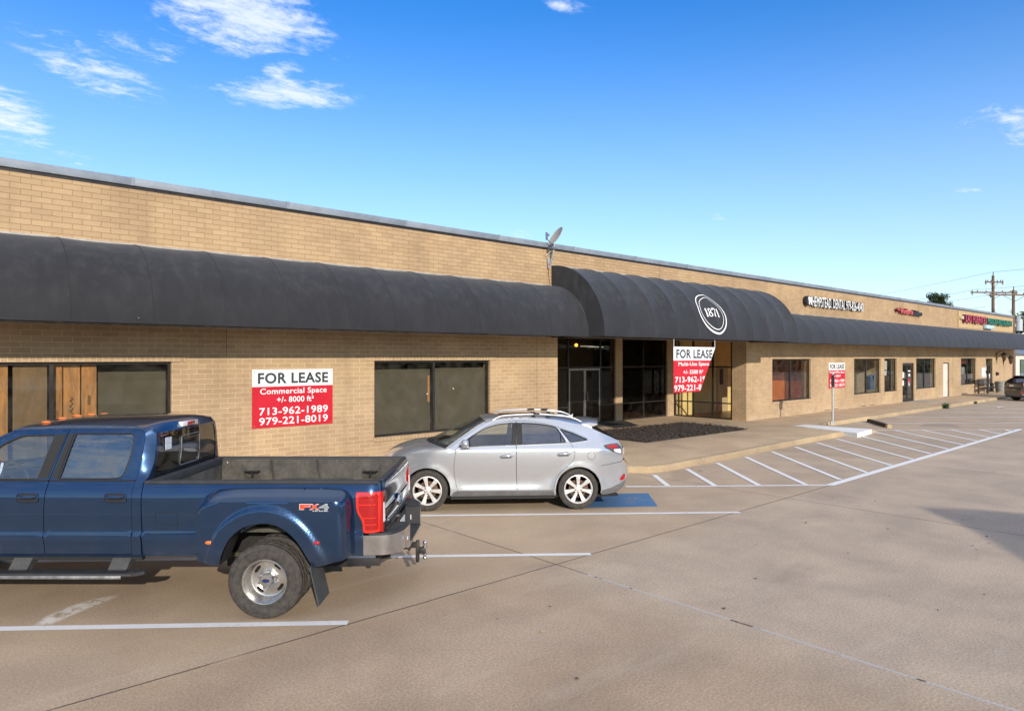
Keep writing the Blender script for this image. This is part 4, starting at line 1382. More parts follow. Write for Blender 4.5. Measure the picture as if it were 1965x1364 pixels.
# ------------------------------------------------------------------ satellite dish on the coping
def dish():
    root = empty('satellite_dish', 'grey satellite dish on a bracket at the roof edge', 'satellite dish', (14.35, -.06, 5.72))
    m_ = MB()
    m_.prism([(-.06, 0), (.06, 0), (.03, -.30), (-.03, -.30)], 'y', .0, .02)
    m_.tube([(0, -.01, -.2), (0, -.14, -.05), (.05, -.18, .40)], .024, 8)
    m_.tube([(.12, .0, .05), (.05, -.17, .30)], .012, 6)
    m_.tube([(-.12, .0, .05), (.05, -.17, .30)], .012, 6)
    m_.build('mount', M_GALV, root)
    # bowl: looks up to the left and a little towards the lot
    ax = Vector((-.80, .22, .56)).normalized()
    u = ax.cross(Vector((0, 0, 1))).normalized(); v = u.cross(ax) * -1
    c = Vector((.15, -.19, .60))
    rows, rows2 = [], []
    for i in range(8):
        r = i / 7
        rows.append([tuple(c + u * (.26 * r * math.cos(a)) + v * (.34 * r * math.sin(a)) + ax * (.075 * r * r)) for a in [2 * math.pi * k / 32 for k in range(33)]])
        rows2.append([tuple(Vector(p) - ax * .012) for p in rows[-1]])
    m_ = MB(); m_.grid(rows, 0, True); m_.grid(rows2[::-1], 0, True); m_.grid([rows[-1], rows2[-1]], 0, True)
    m_.build('reflector', worn('dish_grey', (.30, .27, .235), .6, scale=6, amount=.22), root)
    m_ = MB()
    foot = c - v * -.0 + Vector((0, 0, -.34)) + ax * .03
    tip = c + ax * .42 + Vector((0, 0, -.30))
    m_.tube([tuple(Vector((.05, -.18, .28))), tuple(foot), tuple(tip)], .014, 8)
    m_.box(-.12, .06, -.24, -.10, .24, .30)
    m_.build('feed_arm', worn('dish_dark', (.10, .12, .15), .5), root)
    m_ = MB()
    m_.tube([tuple(tip + Vector((0, 0, -.03))), tuple(tip + Vector((-.01, 0, .19)))], .034, 8)
    m_.tube([tuple(tip + Vector((0, 0, .12))), tuple(tip + Vector((.10, .02, .13)))], .03, 8)
    m_.build('receiver', MATS['dish_dark'], root)
    m_ = MB()
    m_.tube([(0, .02, -.26), (.02, .045, -.5), (.10, .05, -.8), (.145, .05, -1.1), (.15, .05, -1.35)], .006, 5)
    m_.build('cable', M_BLACK, root)
dish()

# ------------------------------------------------------------------ small things by the shop front
def sign_pole():
    root = empty('sign_post', 'galvanised post with a dark parking sign seen edge on at the curb ramp', 'sign post', (27.42, -2.80, .15))
    m_ = MB(); m_.tube([(0, 0, 0), (.02, .01, 1.45), (.028, .015, 2.0)], .038, 12); m_.build('post', M_GALV, root)
    m_ = MB()
    a = R(141)
    M = Matrix.Translation((.02, .01, 1.72)) @ Matrix.Rotation(R(21), 4, 'Z')
    m_.box(-.15, .15, -.055, -.043, -.28, .22, 0, M, bev=.004)
    m_.box(-.15, .15, -.042, .046, -.24, .20, 1, M)
    m_.build('sign_plate', [worn('plate_back', (.045, .05, .055), .5, .3), M_BLACK], root)
    m_ = MB(); m_.tube([(0, 0, -.01), (0, 0, .03)], .085, 14); m_.tube([(-.13, .0, -.04), (-.13, .0, .10)], .045, 10); m_.build('base_collar', M_GALV, root)
sign_pole()

def wheel_stop():
    a = Vector((28.75, -4.42)); b = Vector((30.75, -2.90))
    L = (b - a).length
    root = tag(MB().build('tmp', M_BLACK), None)
    bpy.data.objects.remove(root)
    m_ = MB()
    prof = [(-.09, .0), (-.075, .11), (-.05, .135), (.05, .135), (.075, .11), (.09, .0)]
    m_.prism(prof, 'x', 0.001, L * .90, 0)
    m_.prism(prof, 'x', L * .902, L, 1)
    o = m_.build('wheel_stop', [worn('dark_stop', (.045, .036, .030), .85, scale=9, amount=.4, bump=.2), M_CURB])
    o.location = (b.x, b.y, .002)
    o.rotation_euler = (0, 0, math.atan2((a - b).y, (a - b).x))
    tag(o, 'dark weathered wheel stop lying beside the sign post', 'wheel stop')
wheel_stop()

def bench():
    root = empty('bench', 'dark wooden bench against the brick under the far notice board', 'bench', (58.6, -.50, .15))
    m_ = MB()
    for k in range(4): m_.box(-1.25, 1.25, -.36 + k * .12, -.26 + k * .12, .42, .455, bev=.006)
    m_.build('seat', worn('bench_wood', (.05, .055, .05), .7, scale=4, amount=.3, stretch=(1, 8, 8)), root)
    m_ = MB()
    for k in range(4): m_.box(-1.25, 1.25, .20 + k * .02, .235 + k * .02, .56 + k * .125, .66 + k * .125, bev=.006)
    m_.build('backrest', MATS['bench_wood'], root)
    for x in (-1.27, 1.18):
        m_ = MB()
        m_.box(x, x + .09, -.38, -.30, 0, .62); m_.box(x, x + .09, .16, .26, 0, .98); m_.box(x, x + .09, -.40, .26, .62, .68); m_.box(x, x + .09, -.30, .16, .34, .419)
        m_.build('leg', worn('bench_frame', (.05, .032, .026), .7), root)
bench()

def barrel():
    root = empty('barrel_planter', 'grey half barrel planter by the far shop door', 'planter', (61.9, -.65, .15))
    prof = [(.0, .0), (.36, .0), (.40, .25), (.425, .5), (.43, .78), (.40, .78), (.385, .66), (0, .66)]
    m_ = MB()
    M = Matrix.Rotation(R(90), 4, 'X')
    m_.lathe(prof, 24, 0, M)
    m_.build('tub', worn('barrel_grey', (.30, .31, .28), .75, scale=5, amount=.3, stretch=(6, 6, .6)), root)
    m_ = MB()
    for z, r in ((.14, .388), (.42, .421), (.66, .434)): m_.lathe([(r, z - .02), (r + .006, z - .02), (r + .008, z + .02), (r, z + .02)], 24, 0, M)
    m_.build('hoop', M_STEEL, root)
    m_ = MB()
    rnd = random.Random(4)
    for k in range(46):
        a, l = rnd.uniform(0, 6.28), rnd.uniform(.1, .34)
        x, y = .2 * math.cos(a) * rnd.random(), .2 * math.sin(a) * rnd.random()
        m_.add([(x - .02, y, .66), (x + .02, y, .66), (x + math.cos(a) * l * .7, y + math.sin(a) * l * .7, .66 + l)], [(0, 1, 2)])
    m_.build('plant', worn('leaf_green', (.05, .10, .03), .6, amount=.4), root)
barrel()

def lantern():
    root = empty('wall_lantern', 'black wall lantern on the brick, nearer of the pair under the awning end', 'lantern', (63.2, 0, 2.86), 0, 'wall lanterns at the far end')
    m_ = MB(); m_.box(-.07, .07, -.03, -.002, -.35, .25, bev=.01); m_.tube([(0, -.03, .15), (0, -.25, .38), (0, -.48, .30), (0, -.52, .18)], .02, 8); m_.tube([(0, -.03, -.2), (0, -.3, .1), (0, -.5, .2)], .012, 6)
    m_.build('bracket', M_BLACK, root)
    Mx = Matrix.Translation((0, -.52, -.32)) @ Matrix.Rotation(R(90), 4, 'X')
    m_ = MB(); m_.lathe([(0, -.06), (.10, .0), (.19, .40), (.0, .40)], 6, 0, Mx, smooth=False); m_.build('glass_body', worn('amber_glass', (.07, .035, .015), .2), root)
    m_ = MB(); m_.lathe([(.24, .40), (.10, .52), (.03, .56), (0, .60)], 6, 0, Mx, smooth=False); m_.lathe([(0, .40), (.24, .40)], 6, 0, Mx, smooth=False); m_.lathe([(0, -.12), (.04, -.08), (.11, -.01), (.0, .01)], 6, 0, Mx, smooth=False); m_.build('cap', M_BLACK, root)
    return root
ln = lantern()
l2 = copy_tree(ln); l2.location = (65.2, 0, 2.62); l2['label'] = 'black wall lantern, farther and lower of the pair at the building corner'

def weeds():
    for i, (x, y, s_, lab) in enumerate(((41.9, -2.62, 1.0, 'larger green weed tuft growing out of the curb joint'), (47.6, -2.58, .5, 'smaller weed tuft growing out of the far curb'))):
        m_ = MB()
        rnd = random.Random(8 + i)
        for k in range(70):
            a, l = rnd.uniform(0, 6.28), rnd.uniform(.12, .36) * s_
            bx_, by_ = x + rnd.uniform(-.12, .12) * s_, y + rnd.uniform(-.1, .1) * s_
            w_ = .018 * s_
            mid = (bx_ + math.cos(a) * l * .35, by_ + math.sin(a) * l * .35, l * .8)
            tip = (bx_ + math.cos(a) * l * .9, by_ + math.sin(a) * l * .9, l * .9)
            px_, py_ = -math.sin(a) * w_, math.cos(a) * w_
            m_.add([(bx_ - px_, by_ - py_, 0), (bx_ + px_, by_ + py_, 0), (mid[0] + px_, mid[1] + py_, mid[2]), (mid[0] - px_, mid[1] - py_, mid[2]), tip], [(0, 1, 2, 3), (3, 2, 4)])
        tag(m_.build('weed_tuft', MATS['leaf_green']), lab, 'weed', 'weeds along the curb')
weeds()
m_ = MB()
m_.add([(44.0, -4.5, .02), (44.5, -4.3, .05), (44.75, -4.55, .03), (44.3, -4.75, .12)], [(0, 3, 1), (1, 3, 2), (0, 1, 2), (0, 2, 3)])
tag(m_.build('paper_litter', M_LETTER), 'crumpled white paper lying on the far stalls', 'litter')
def leaf_litter():
    rnd = random.Random(21)
    # the darker flecks and dry leaves that show on the drive
    spots = [(1380, 1030), (1735, 1075), (1490, 1043), (1360, 1070), (1765, 1160), (1575, 1194), (1620, 1048), (1750, 1040), (1925, 1250), (1840, 1170), (1023, 1256), (1165, 1163), (1362, 1196), (355, 1254), (1120, 1228), (1505, 985), (1720, 985), (340, 1110)]
    out = []
    for i in range(26):
        out.append((rnd.uniform(3, 14), rnd.uniform(-12.5, -8.2)))
    for i, (x, y) in enumerate(out):
        s_ = rnd.uniform(.012, .034)
        a = rnd.uniform(0, 6.28)
        m_ = MB()
        M = Matrix.Translation((x, y, .006)) @ Matrix.Rotation(a, 4, 'Z')
        m_.add([(-s_, 0, 0), (-.2 * s_, -.45 * s_, .006), (s_, 0, .004), (.1 * s_, .5 * s_, .009), (0, 0, .014)], [(0, 1, 4), (1, 2, 4), (2, 3, 4), (3, 0, 4), (3, 2, 1, 0)], 0, False, M)
        tag(m_.build('dry_leaf', MATS['dead_leaf'] if i % 5 == 0 else MATS['dark_fleck']), 'small dry leaf or dark fleck lying on the open concrete drive', 'leaf', 'leaves scattered on the drive')
worn('dead_leaf', (.38, .24, .11), .8, amount=.3); worn('dark_fleck', (.035, .028, .022), .8, amount=.3)
leaf_litter()

# ------------------------------------------------------------------ beyond the building
def utility_pole(x, y, h, label, arms, trans=None):
    root = empty('utility_pole', label, 'utility pole', (x, y, 0), R(-38), 'utility poles behind the shops')
    wood = worn('pole_wood', (.15, .095, .065), .9, scale=3, amount=.3, stretch=(6, 6, .5))
    m_ = MB(); m_.tube([(0, 0, 0), (0, 0, h)], [.19, .13], 12); m_.build('pole', wood, root)
    for z, w in arms:
        m_ = MB(); m_.box(-w, w, -.22, -.10, z - .07, z + .07)
        m_.tube([(-w * .45, -.16, z - .05), (0, -.14, z - .65)], .025, 6); m_.tube([(w * .45, -.16, z - .05), (0, -.14, z - .65)], .025, 6)
        ca = m_.build('crossarm', wood, root)
        m_ = MB()
        for k in (-.94, -.72, -.35, .35, .72, .94):
            m_.tube([(k * w, -.16, z + .07), (k * w, -.16, z + .22)], [.045, .06], 8)
            if abs(k) > .9: m_.tube([(k * w, -.16, z - .07), (k * w, -.16, z - .28)], [.07, .05], 8)
        m_.build('insulator', worn('insulator_grey', (.12, .12, .13), .3), ca)
    if trans:
        m_ = MB(); m_.tube([(.55, 0, trans), (.55, 0, trans + 1.1)], .34, 16); m_.sphere((.55, 0, trans + 1.1), .34, 0, 12, (1, 1, .35)); m_.tube([(.45, -.1, trans + 1.1), (.45, -.1, trans + 1.5)], .05, 8); m_.tube([(.65, -.1, trans + 1.1), (.65, -.1, trans + 1.5)], .05, 8); m_.box(.0, .4, -.06, .06, trans + .4, trans + .7)
        m_.build('transformer', worn('transformer_grey', (.42, .46, .48), .5), root)
    m_ = MB(); m_.tube([(0, -.02, h - .05), (0, -.02, h + .35)], .05, 8); m_.build('pole_top_pin', MATS['insulator_grey'], root)
    return root
P1, P2 = (86.5, 5.6), (83.6, 3.2)
up1 = utility_pole(*P1, 11.4, 'taller brown utility pole with two crossarms beyond the far end of the shops', [(10.7, 1.0), (9.6, 2.6)])
up2 = utility_pole(*P2, 9.5, 'shorter brown utility pole with a grey transformer at the right edge', [(9.0, 2.7)], 5.4)
def wire(a, b, sag, label, r=.013):
    a, b = Vector(a), Vector(b)
    m_ = MB()
    m_.tube([tuple(a.lerp(b, k / 20) - Vector((0, 0, sag * 4 * (k / 20) * (1 - k / 20)))) for k in range(21)], r, 5, caps=False)
    tag(m_.build('power_line', M_BLACK), label, 'wire', 'power lines over the roof')
def onpole(p, k, w, z):
    a = R(-38)
    return (p[0] + math.cos(a) * k * w + math.sin(a) * .16, p[1] + math.sin(a) * k * w - math.cos(a) * .16, z)
dW = Vector((math.cos(R(50)), math.sin(R(50)), 0))
def far(p, L, z): 
    return (p[0] + dW.x * L, p[1] + dW.y * L, z)
wl = [((P1[0], P1[1], 11.8), 11.5, 'uppermost power line running left from the taller utility pole'), (onpole(P1, -.94, 2.6, 9.82), 9.6, 'second power line from the crossarm of the taller pole'),
      (onpole(P1, .94, 2.6, 9.82), 9.5, 'third power line from the crossarm of the taller pole'), (onpole(P1, -.94, 1.0, 8.1), 7.9, 'lower single wire below the crossarms of the taller pole'),
      (onpole(P1, -.5, 1.0, 6.6), 6.6, 'lowest wire meeting the taller pole just above the roof')]
for s_, z, lab in wl:
    wire(s_, far(s_, 70, z), .5, lab)
for (s_, e_, lab) in (((P1[0], P1[1], 11.8), (70, -24, 12.0), 'uppermost power line running right out of the frame'), (onpole(P1, -.94, 2.6, 9.82), (66, -24, 10.6), 'second power line running right out of the frame'),
                      (onpole(P1, .94, 2.6, 9.82), (72, -24, 10.2), 'third power line running right out of the frame')):
    wire(s_, e_, .5, lab)
wire((P1[0], P1[1], 8.0), (P2[0] - .5, P2[1] + .2, 5.6), .1, 'slack guy wire slanting down between the two utility poles')

def tree(name, label, loc, h, crown, n, seed, group=None, leaf=.28, cols=((.035, .060, .018), (.060, .085, .025), (.018, .035, .012))):
    """tapered trunk, limbs, and thousands of leaf-sized faces gathered in uneven clumps"""
    root = empty(name, label, 'tree', loc, 0, group)
    rnd = random.Random(seed)
    m_ = MB()
    bark = worn('bark', (.09, .065, .05), .9, scale=8, amount=.4)
    m_.tube([(0, 0, 0), (.1, .05, h * .35), (-.05, .1, h * .65), (.05, 0, h * .88)], [h * .028, h * .022, h * .014, h * .004], 9)
    clumps = []
    for k in range(crown[2]):
        a = rnd.uniform(0, 6.28); r = rnd.uniform(.15, 1) ** .6 * crown[0]
        z = rnd.uniform(crown[1], h)
        r *= math.sqrt(max(.12, 1 - ((z - crown[1]) / (h - crown[1]) - .35) ** 2 * 1.6))
        c = Vector((r * math.cos(a), r * math.sin(a), z))
        clumps.append((c, rnd.uniform(.16, .34) * crown[0] * 1.3))
        z0 = max(h * .25, z - rnd.uniform(.1, .3) * h)
        m_.tube([(0, .05, z0), (c.x * .5, c.y * .5, (z0 + z) / 2 + .1 * h * .3), tuple(c)], [h * .010, h * .006, h * .002], 5)
    m_.build('trunk', bark, root)
    f = MB()
    mats = []
    for i, c in enumerate(cols):
        mats.append(worn('foliage_%d_%s' % (i, name), c, .65, scale=1.5, amount=.3))
    for k in range(n):
        c, r = rnd.choice(clumps)
        d = Vector((rnd.gauss(0, 1), rnd.gauss(0, 1), rnd.gauss(0, .75)))
        d = d.normalized() * r * rnd.random() ** .38
        p = c + d
        s_ = leaf * rnd.uniform(.6, 1.3)
        M = Matrix.Translation(p) @ Matrix.Rotation(rnd.uniform(0, 6.28), 4, 'Z') @ Matrix.Rotation(rnd.uniform(-1.1, 1.1), 4, 'X') @ Matrix.Rotation(rnd.uniform(-.7, .7), 4, 'Y')
        f.add([(-s_, 0, 0), (0, -.42 * s_, .05 * s_), (s_, 0, 0), (0, .42 * s_, .05 * s_)], [(0, 1, 2, 3)], rnd.choice((0, 0, 1, 1, 2)), False, M)
    f.build('crown', mats, root)
    return root
tree('pine_tree', 'dark round topped tree showing above the roofline left of the poles', (113, 18.7, 0), 11.9, (1.65, 8.6, 24), 3200, 3, leaf=.18)
tree('broadleaf_tree', 'tall green tree standing behind the transformer pole', (137.5, 10.5, 0), 9.4, (5.5, 1.2, 44), 5200, 5, 'trees beyond the far end', leaf=.30)
tree('broadleaf_tree', 'small low bush tree just visible over the far roof edge', (117, 17.2, 0), 8.9, (1.2, 6.8, 12), 800, 6, 'trees beyond the far end', leaf=.24)
tree('broadleaf_tree', 'broad dark tree at the extreme right behind the white building', (146, 10.5, 0), 10.0, (6, 1.5, 44), 4200, 9, 'trees beyond the far end', leaf=.34)

def white_house():
    root = empty('white_building', 'white rendered building with a grey roof beyond the shop corner', 'building', (91.2, 4.6, 0), R(-41))
    m_ = MB(); m_.box(0, 12, 0, 9, 0, 3.1); m_.build('wall', worn('white_render', (.66, .62, .52), .8, scale=1.2, amount=.08), root)
    m_ = MB(); m_.prism([(-.5, 3.05), (9.5, 3.05), (4.5, 4.2)], 'x', -.15, 12.5); m_.build('roof', worn('grey_sheet_roof', (.22, .25, .27), .5, .3), root)
    for x in (.45, 3.4, 6.6):
        m_ = MB(); m_.box(x, x + .5, -.05, -.002, .5, 2.5); w_ = m_.build('window', M_BRONZE, root)
        m_ = MB(); m_.box(x + .05, x + .45, -.06, -.052, .56, 2.44); m_.build('window_pane', worn('far_glass', (.10, .14, .12), .1), w_)
white_house()

# what stands behind the photographer (seen in glass and paint; an added shadow caster follows the cars)
def belt():
    rnd = random.Random(2)
    f = MB()
    for k in range(12000):
        a = rnd.uniform(R(172), R(380))
        d = rnd.uniform(88, 112)
        hmax = 5.0 + 2.6 * math.sin(a * 9) + 1.6 * math.sin(a * 23 + 1)
        z = rnd.random() ** .8 * max(2.4, hmax)
        c = Vector((20 + d * math.cos(a) * 1.25, -14 + d * math.sin(a), z))
        s_ = rnd.uniform(.7, 1.6)
        M = Matrix.Translation(c) @ Matrix.Rotation(rnd.uniform(0, 6.28), 4, 'Z') @ Matrix.Rotation(rnd.uniform(-1.2, 1.2), 4, 'X')
        f.add([(-s_, 0, 0), (0, -.6 * s_, .1), (s_, 0, 0), (0, .6 * s_, .1)], [(0, 1, 2, 3)], rnd.choice((0, 0, 1, 2)), False, M)
    rows = [[], []]
    for k in range(241):
        a = R(170) + R(212) * k / 240
        t_ = 4.2 + 1.5 * math.sin(a * 9) + 1.0 * math.sin(a * 23 + 1) + rnd.uniform(-.5, .5)
        p = (20 + 112 * math.cos(a) * 1.25, -14 + 112 * math.sin(a))
        rows[0].append((*p, 0.0)); rows[1].append((*p, t_))
    f.grid(rows, 2, False)
    o = f.build('tree_belt', [MATS['foliage_0_broadleaf_tree'], MATS['foliage_1_broadleaf_tree'], MATS['foliage_2_broadleaf_tree']])
    tag(o, 'dark belt of trees across the road, mirrored in the windows', 'trees', kind='stuff')
belt()

# ------------------------------------------------------------------ vehicles: shared helpers
def pmap(mb, outer, holes, func, step=.05, mi=0, flip=False, rim=None):
    """panel drawn in any 2-D (a, b) space and sent to 3-D by func(a, b)"""
    v, f = triangulate(outer, holes, step)
    V = [tuple(float(c) for c in func(a, b)) for a, b in v]
    F = []
    for t in f.tolist():
        a, b, c = (v[i] for i in t)
        ccw = (b[0] - a[0]) * (c[1] - a[1]) - (b[1] - a[1]) * (c[0] - a[0]) > 0
        F.append(tuple(t) if ccw ^ flip else tuple(t[::-1]))
    mb.add(V, F, mi, True)
    if rim is not None:
        cnt = {(t[i], t[(i + 1) % 3]) for t in F for i in range(3)}
        be = [e for e in cnt if (e[1], e[0]) not in cnt]
        idx = sorted({i for e in be for i in e}); k = {i: n for n, i in enumerate(idx)}; n = len(idx)
        mb.add([V[i] for i in idx] + [tuple(Vector(V[i]) + Vector(rim)) for i in idx], [(k[b], k[a], n + k[a], n + k[b]) for a, b in be], mi, False)
    return mb

def loop3(loop, w, side, off, step=.04):
    L = resample(loop, step)
    A = np.array(L)
    y = w(A[:, 0], A[:, 1]) + off
    return [(float(a), float(side * b), float(c)) for (a, c), b in zip(A, y)]

def loop_tube(mb, loop, w, side, r, off=0.0, mi=0, n=6, step=.04, closed=True):
    if closed:
        P = loop3(loop, w, side, off, step); P.append(P[0])
    else:
        A = np.array(resample(loop, step, closed=False))
        P = [(float(a), float(side * b), float(c)) for (a, c), b in zip(A, w(A[:, 0], A[:, 1]) + off)]
    return mb.tube(P, r, n, mi, caps=False)

def arc(cx, cz, r, a0, a1, n=24):
    return [(cx + r * math.cos(R(a0 + (a1 - a0) * k / n)), cz + r * math.sin(R(a0 + (a1 - a0) * k / n))) for k in range(n + 1)]

def cross_loft(mb, edge, cen, q=2.3, n=20, mi=0, p=2.0, flip=False):
    """skin spanning from the left edge curve over the centre line to the mirrored right edge"""
    rows = []
    for e, c in zip(edge, cen):
        row = []
        for k in range(-n, n + 1):
            t = k / n
            a = abs(t)
            row.append((c[0] + (e[0] - c[0]) * a ** p, e[1] * t, c[2] + (e[2] - c[2]) * a ** q))
        rows.append(row)
    return mb.grid(rows, mi, True, flip=flip)

def tyre(mb, R_, y0, y1, rim_r, mi=0, tread=True, n=120, lug=.009):
    """tyre from y0 (inner) to y1 (outer)"""
    w = y1 - y0
    yc = (y0 + y1) / 2
    prof = [(rim_r - .005, -.42), (rim_r + .012, -.47), (rim_r + .05, -.50), (R_ * .88, -.497), (R_ * .945, -.46), (R_ * .975, -.42)]
    tr = [(-.405, 1), (-.27, 1), (-.255, 2), (-.215, 2), (-.20, 0), (-.06, 0), (-.045, 2), (.0, 2), (.045, 2), (.06, 0), (.20, 0), (.215, 2), (.255, 2), (.27, 1), (.405, 1)]
    v, f = [], []
    m = len(prof) * 2 + len(tr)
    for k in range(n):
        a = 2 * math.pi * k / n
        row = [(r, yc + y * w) for r, y in prof]
        for y, kind in tr:
            crown = R_ - .010 * (y / .4) ** 2
            if kind == 2: r = crown - .009
            elif kind == 1: r = crown - (lug if k % 4 == 0 else 0)
            else: r = crown - (lug * .6 if (k + 2) % 4 == 0 else 0)
            row.append((r, yc + y * w))
        row += [(r, yc - y * w) for r, y in prof[::-1]]
        for r, y in row: v.append((r * math.cos(a), y, r * math.sin(a)))
    for k in range(n):
        k2 = (k + 1) % n
        for i in range(m - 1): f.append((k * m + i, k * m + i + 1, k2 * m + i + 1, k2 * m + i))
    mb.add(v, f, mi, True)
    # raised rings on the side walls
    for s_ in (-1, 1):
        y = yc + s_ * w * .5
        for r in (rim_r + .028, R_ * .84):
            mb.lathe([(r - .004, y - s_ * .002), (r, y + s_ * .003), (r + .004, y - s_ * .002)], 72, mi)
    return mb

RED_LENS = pbsdf('red_lens', (.36, .004, .006), .12, coat=1.0)
RED_EDGE = pbsdf('bright_red_lens', (.66, .022, .012), .15, coat=1.0)
CLEAR_LENS = pbsdf('clear_lens', (.75, .77, .80), .08, coat=1.0)
AMBER = pbsdf('amber_lens', (.62, .15, .015), .15, coat=1.0)
M_SEAT = worn('seat_cloth', (.10, .095, .09), .9, scale=8, amount=.25)
M_DASH = pbsdf('dashboard_plastic', (.03, .03, .032), .6)
G_PRIV = glass_mat('privacy_glass', (.22, .23, .24), 2.3, .04, dirt=.06)
G_CAR = glass_mat('car_side_glass', (.72, .80, .78), 1.95, .03, dirt=.06)
def seat(mb, x, y, z, wd=.52):
    """one seat: cushion, reclined back and head rest; x at the hip"""
    mb.box(x - .22, x + .30, y - wd / 2, y + wd / 2, z, z + .16, bev=.04)
    M = Matrix.Translation((x - .20, y, z + .14)) @ Matrix.Rotation(R(-14), 4, 'Y')
    mb.box(-.07, .07, -wd / 2, wd / 2, 0, .60, 0, M, bev=.045)
    mb.box(-.04, .06, -.13, .13, .66, .84, 0, M, bev=.04)
    mb.tube([M @ Vector((0, -.06, .58)), M @ Vector((0, -.06, .70))], .008, 6)
    mb.tube([M @ Vector((0, .06, .58)), M @ Vector((0, .06, .70))], .008, 6)

# ------------------------------------------------------------------ the blue pickup (x forward, y to its left, origin under the rear axle)
def build_truck():
    root = empty('pickup_truck', 'dark blue crew cab pickup truck with double rear wheels and open bed', 'pickup truck', (3.6428, -6.4728, .0), R(138))
    BLUE = carpaint('truck_blue', (.0085, .040, .105), .66, .24, flake=.35, dirt=.24)
    zt = pchip([.55, .60, .66, .78, .825, .845, .872, .92, 1.10, 1.24, 1.31, 1.36, 1.40, 1.44, 1.70, 1.90, 1.98, 2.03],
               [.930, .950, .962, .972, .986, .984, .958, .962, .978, .980, .966, .946, .926, .912, .855, .806, .776, .70])
    def w(x, z):
        x = np.asarray(x, float); z = np.asarray(z, float)
        y = zt(z)
        fr = np.clip((x - 4.7) / .75, 0, 1); y = y - .16 * fr ** 2.2
        bk = np.clip((-1.06 - x) / .13, 0, 1); y = y - .075 * bk ** 2.2
        cb = np.clip((1.50 - x) / .14, 0, 1) * np.clip((z - 1.40) / .12, 0, 1); y = y - .075 * cb ** 2          # cab corner turns in above the bed
        d = np.hypot(x - 4.47, z - .42); y = y + .03 * np.exp(-((d - .55) / .06) ** 2)
        return y
    # ---- cab
    side = [(1.425, .605), (1.418, 1.405), (1.385, 1.46), (1.365, 1.62), (1.36, 1.80), (1.372, 1.92), (1.43, 1.985), (1.60, 2.006), (2.0, 2.015), (2.45, 2.014), (2.88, 1.993),
            (3.09, 1.895), (3.45, 1.655), (3.78, 1.415), (4.2, 1.375), (4.8, 1.33), (5.18, 1.265), (5.34, 1.17), (5.38, .74), (5.30, .60), (4.99, .60)] + arc(4.47, .42, .55, 19, 161, 18) + [(3.95, .605)]
    rdoor = rounded([(1.53, .637), (1.521, 1.38), (1.474, 1.60), (1.462, 1.975), (2.310, 1.985), (2.455, 1.44), (2.487, .90), (2.472, .637)], [.02, .02, .1, .10, .03, .02, .05, .02])
    fdoor = rounded([(2.480, .637), (2.495, .90), (2.463, 1.44), (2.318, 1.985), (2.85, 1.968), (3.07, 1.87), (3.42, 1.63), (3.66, 1.44), (3.68, 1.2), (3.64, .80), (3.58, .637)], .03)
    rwin = rounded([(2.362, 1.446), (2.247, 1.928), (1.590, 1.928), (1.578, 1.80), (1.600, 1.66), (1.66, 1.46), (1.76, 1.446)], [.01, .01, .05, .06, .06, .07, .05])
    fwin = rounded([(2.593, 1.440), (2.468, 1.914), (2.83, 1.905), (3.0, 1.83), (3.32, 1.60), (3.50, 1.445)], [.01, .01, .05, .05, .05, .03])
    def off_poly(poly, d):
        P = np.array(poly); c = P.mean(axis=0)
        n = len(P); out = []
        ar = sum(P[i][0] * P[(i + 1) % n][1] - P[(i + 1) % n][0] * P[i][1] for i in range(n))
        s_ = 1 if ar > 0 else -1
        for i in range(n):
            t = P[(i + 1) % n] - P[i - 1]; t /= (np.linalg.norm(t) + 1e-9)
            out.append((P[i][0] + s_ * t[1] * d, P[i][1] - s_ * t[0] * d))
        return out
    body = MB()
    for s in (1, -1):
        panel(body, side, [off_poly(rdoor, .004), off_poly(fdoor, .004)], w, s, .055, .03)
        panel(body, [(1.46, .64), (1.46, 1.40), (3.7, 1.40), (3.66, .64)], [], w, s, .12, 0, 1, off=-.035)
        body.box(1.43, 5.2, s * .90 - .03, s * .90 + .03, .56, .615, 1)
    # roof, windscreen surround, hood, nose
    def edge(xs_, zs_, n=24):
        P = np.array(resample(list(zip(xs_, zs_)), 10, False))
        d = np.r_[0, np.cumsum(np.hypot(*np.diff(np.array(list(zip(xs_, zs_))), axis=0).T))]
        u = np.linspace(0, d[-1], n)
        X = np.interp(u, d, xs_); Z = np.interp(u, d, zs_)
        return [(float(a), float(b), float(c)) for a, b, c in zip(X, w(X, Z), Z)]
    ed = edge([1.372, 1.43, 1.60, 2.0, 2.45, 2.88], [1.92, 1.985, 2.006, 2.015, 2.014, 1.993], 30)
    cen = [(1.345 + (2.98 - 1.345) * i / 29, 0, 0) for i in range(30)]
    zc = pchip([1.345, 1.40, 1.52, 2.0, 2.5, 2.98], [1.935, 2.015, 2.055, 2.075, 2.068, 2.025])
    cen = [(c[0], 0, float(zc(c[0]))) for c in cen]
    cross_loft(body, ed, cen, 2.6, flip=True)
    ed = edge([3.78, 4.2, 4.8, 5.18, 5.34], [1.415, 1.375, 1.33, 1.265, 1.17], 20)
    cen = [(3.93 + (5.46 - 3.93) * i / 19, 0, float(pchip([0, .4, .8, 1], [1.44, 1.425, 1.36, 1.22])(i / 19))) for i in range(20)]
    cross_loft(body, ed, cen, 3.0, flip=True)
    ed = edge([5.34, 5.38, 5.30], [1.17, .74, .60], 8); cen = [(5.46, 0, 1.22 - .62 * i / 7) for i in range(8)]
    cross_loft(body, ed, cen, 3.0, flip=True)
    # cab back: sheet with the glass let into it
    def bx(y, z):
        zz_ = np.array([1.405, 1.46, 1.62, 1.80, 1.92]); xx_ = np.array([1.405, 1.385, 1.365, 1.36, 1.372])
        return float(np.interp(z, zz_, xx_)) - .022 * (1 - (y / .9) ** 2)
    top = 1.93
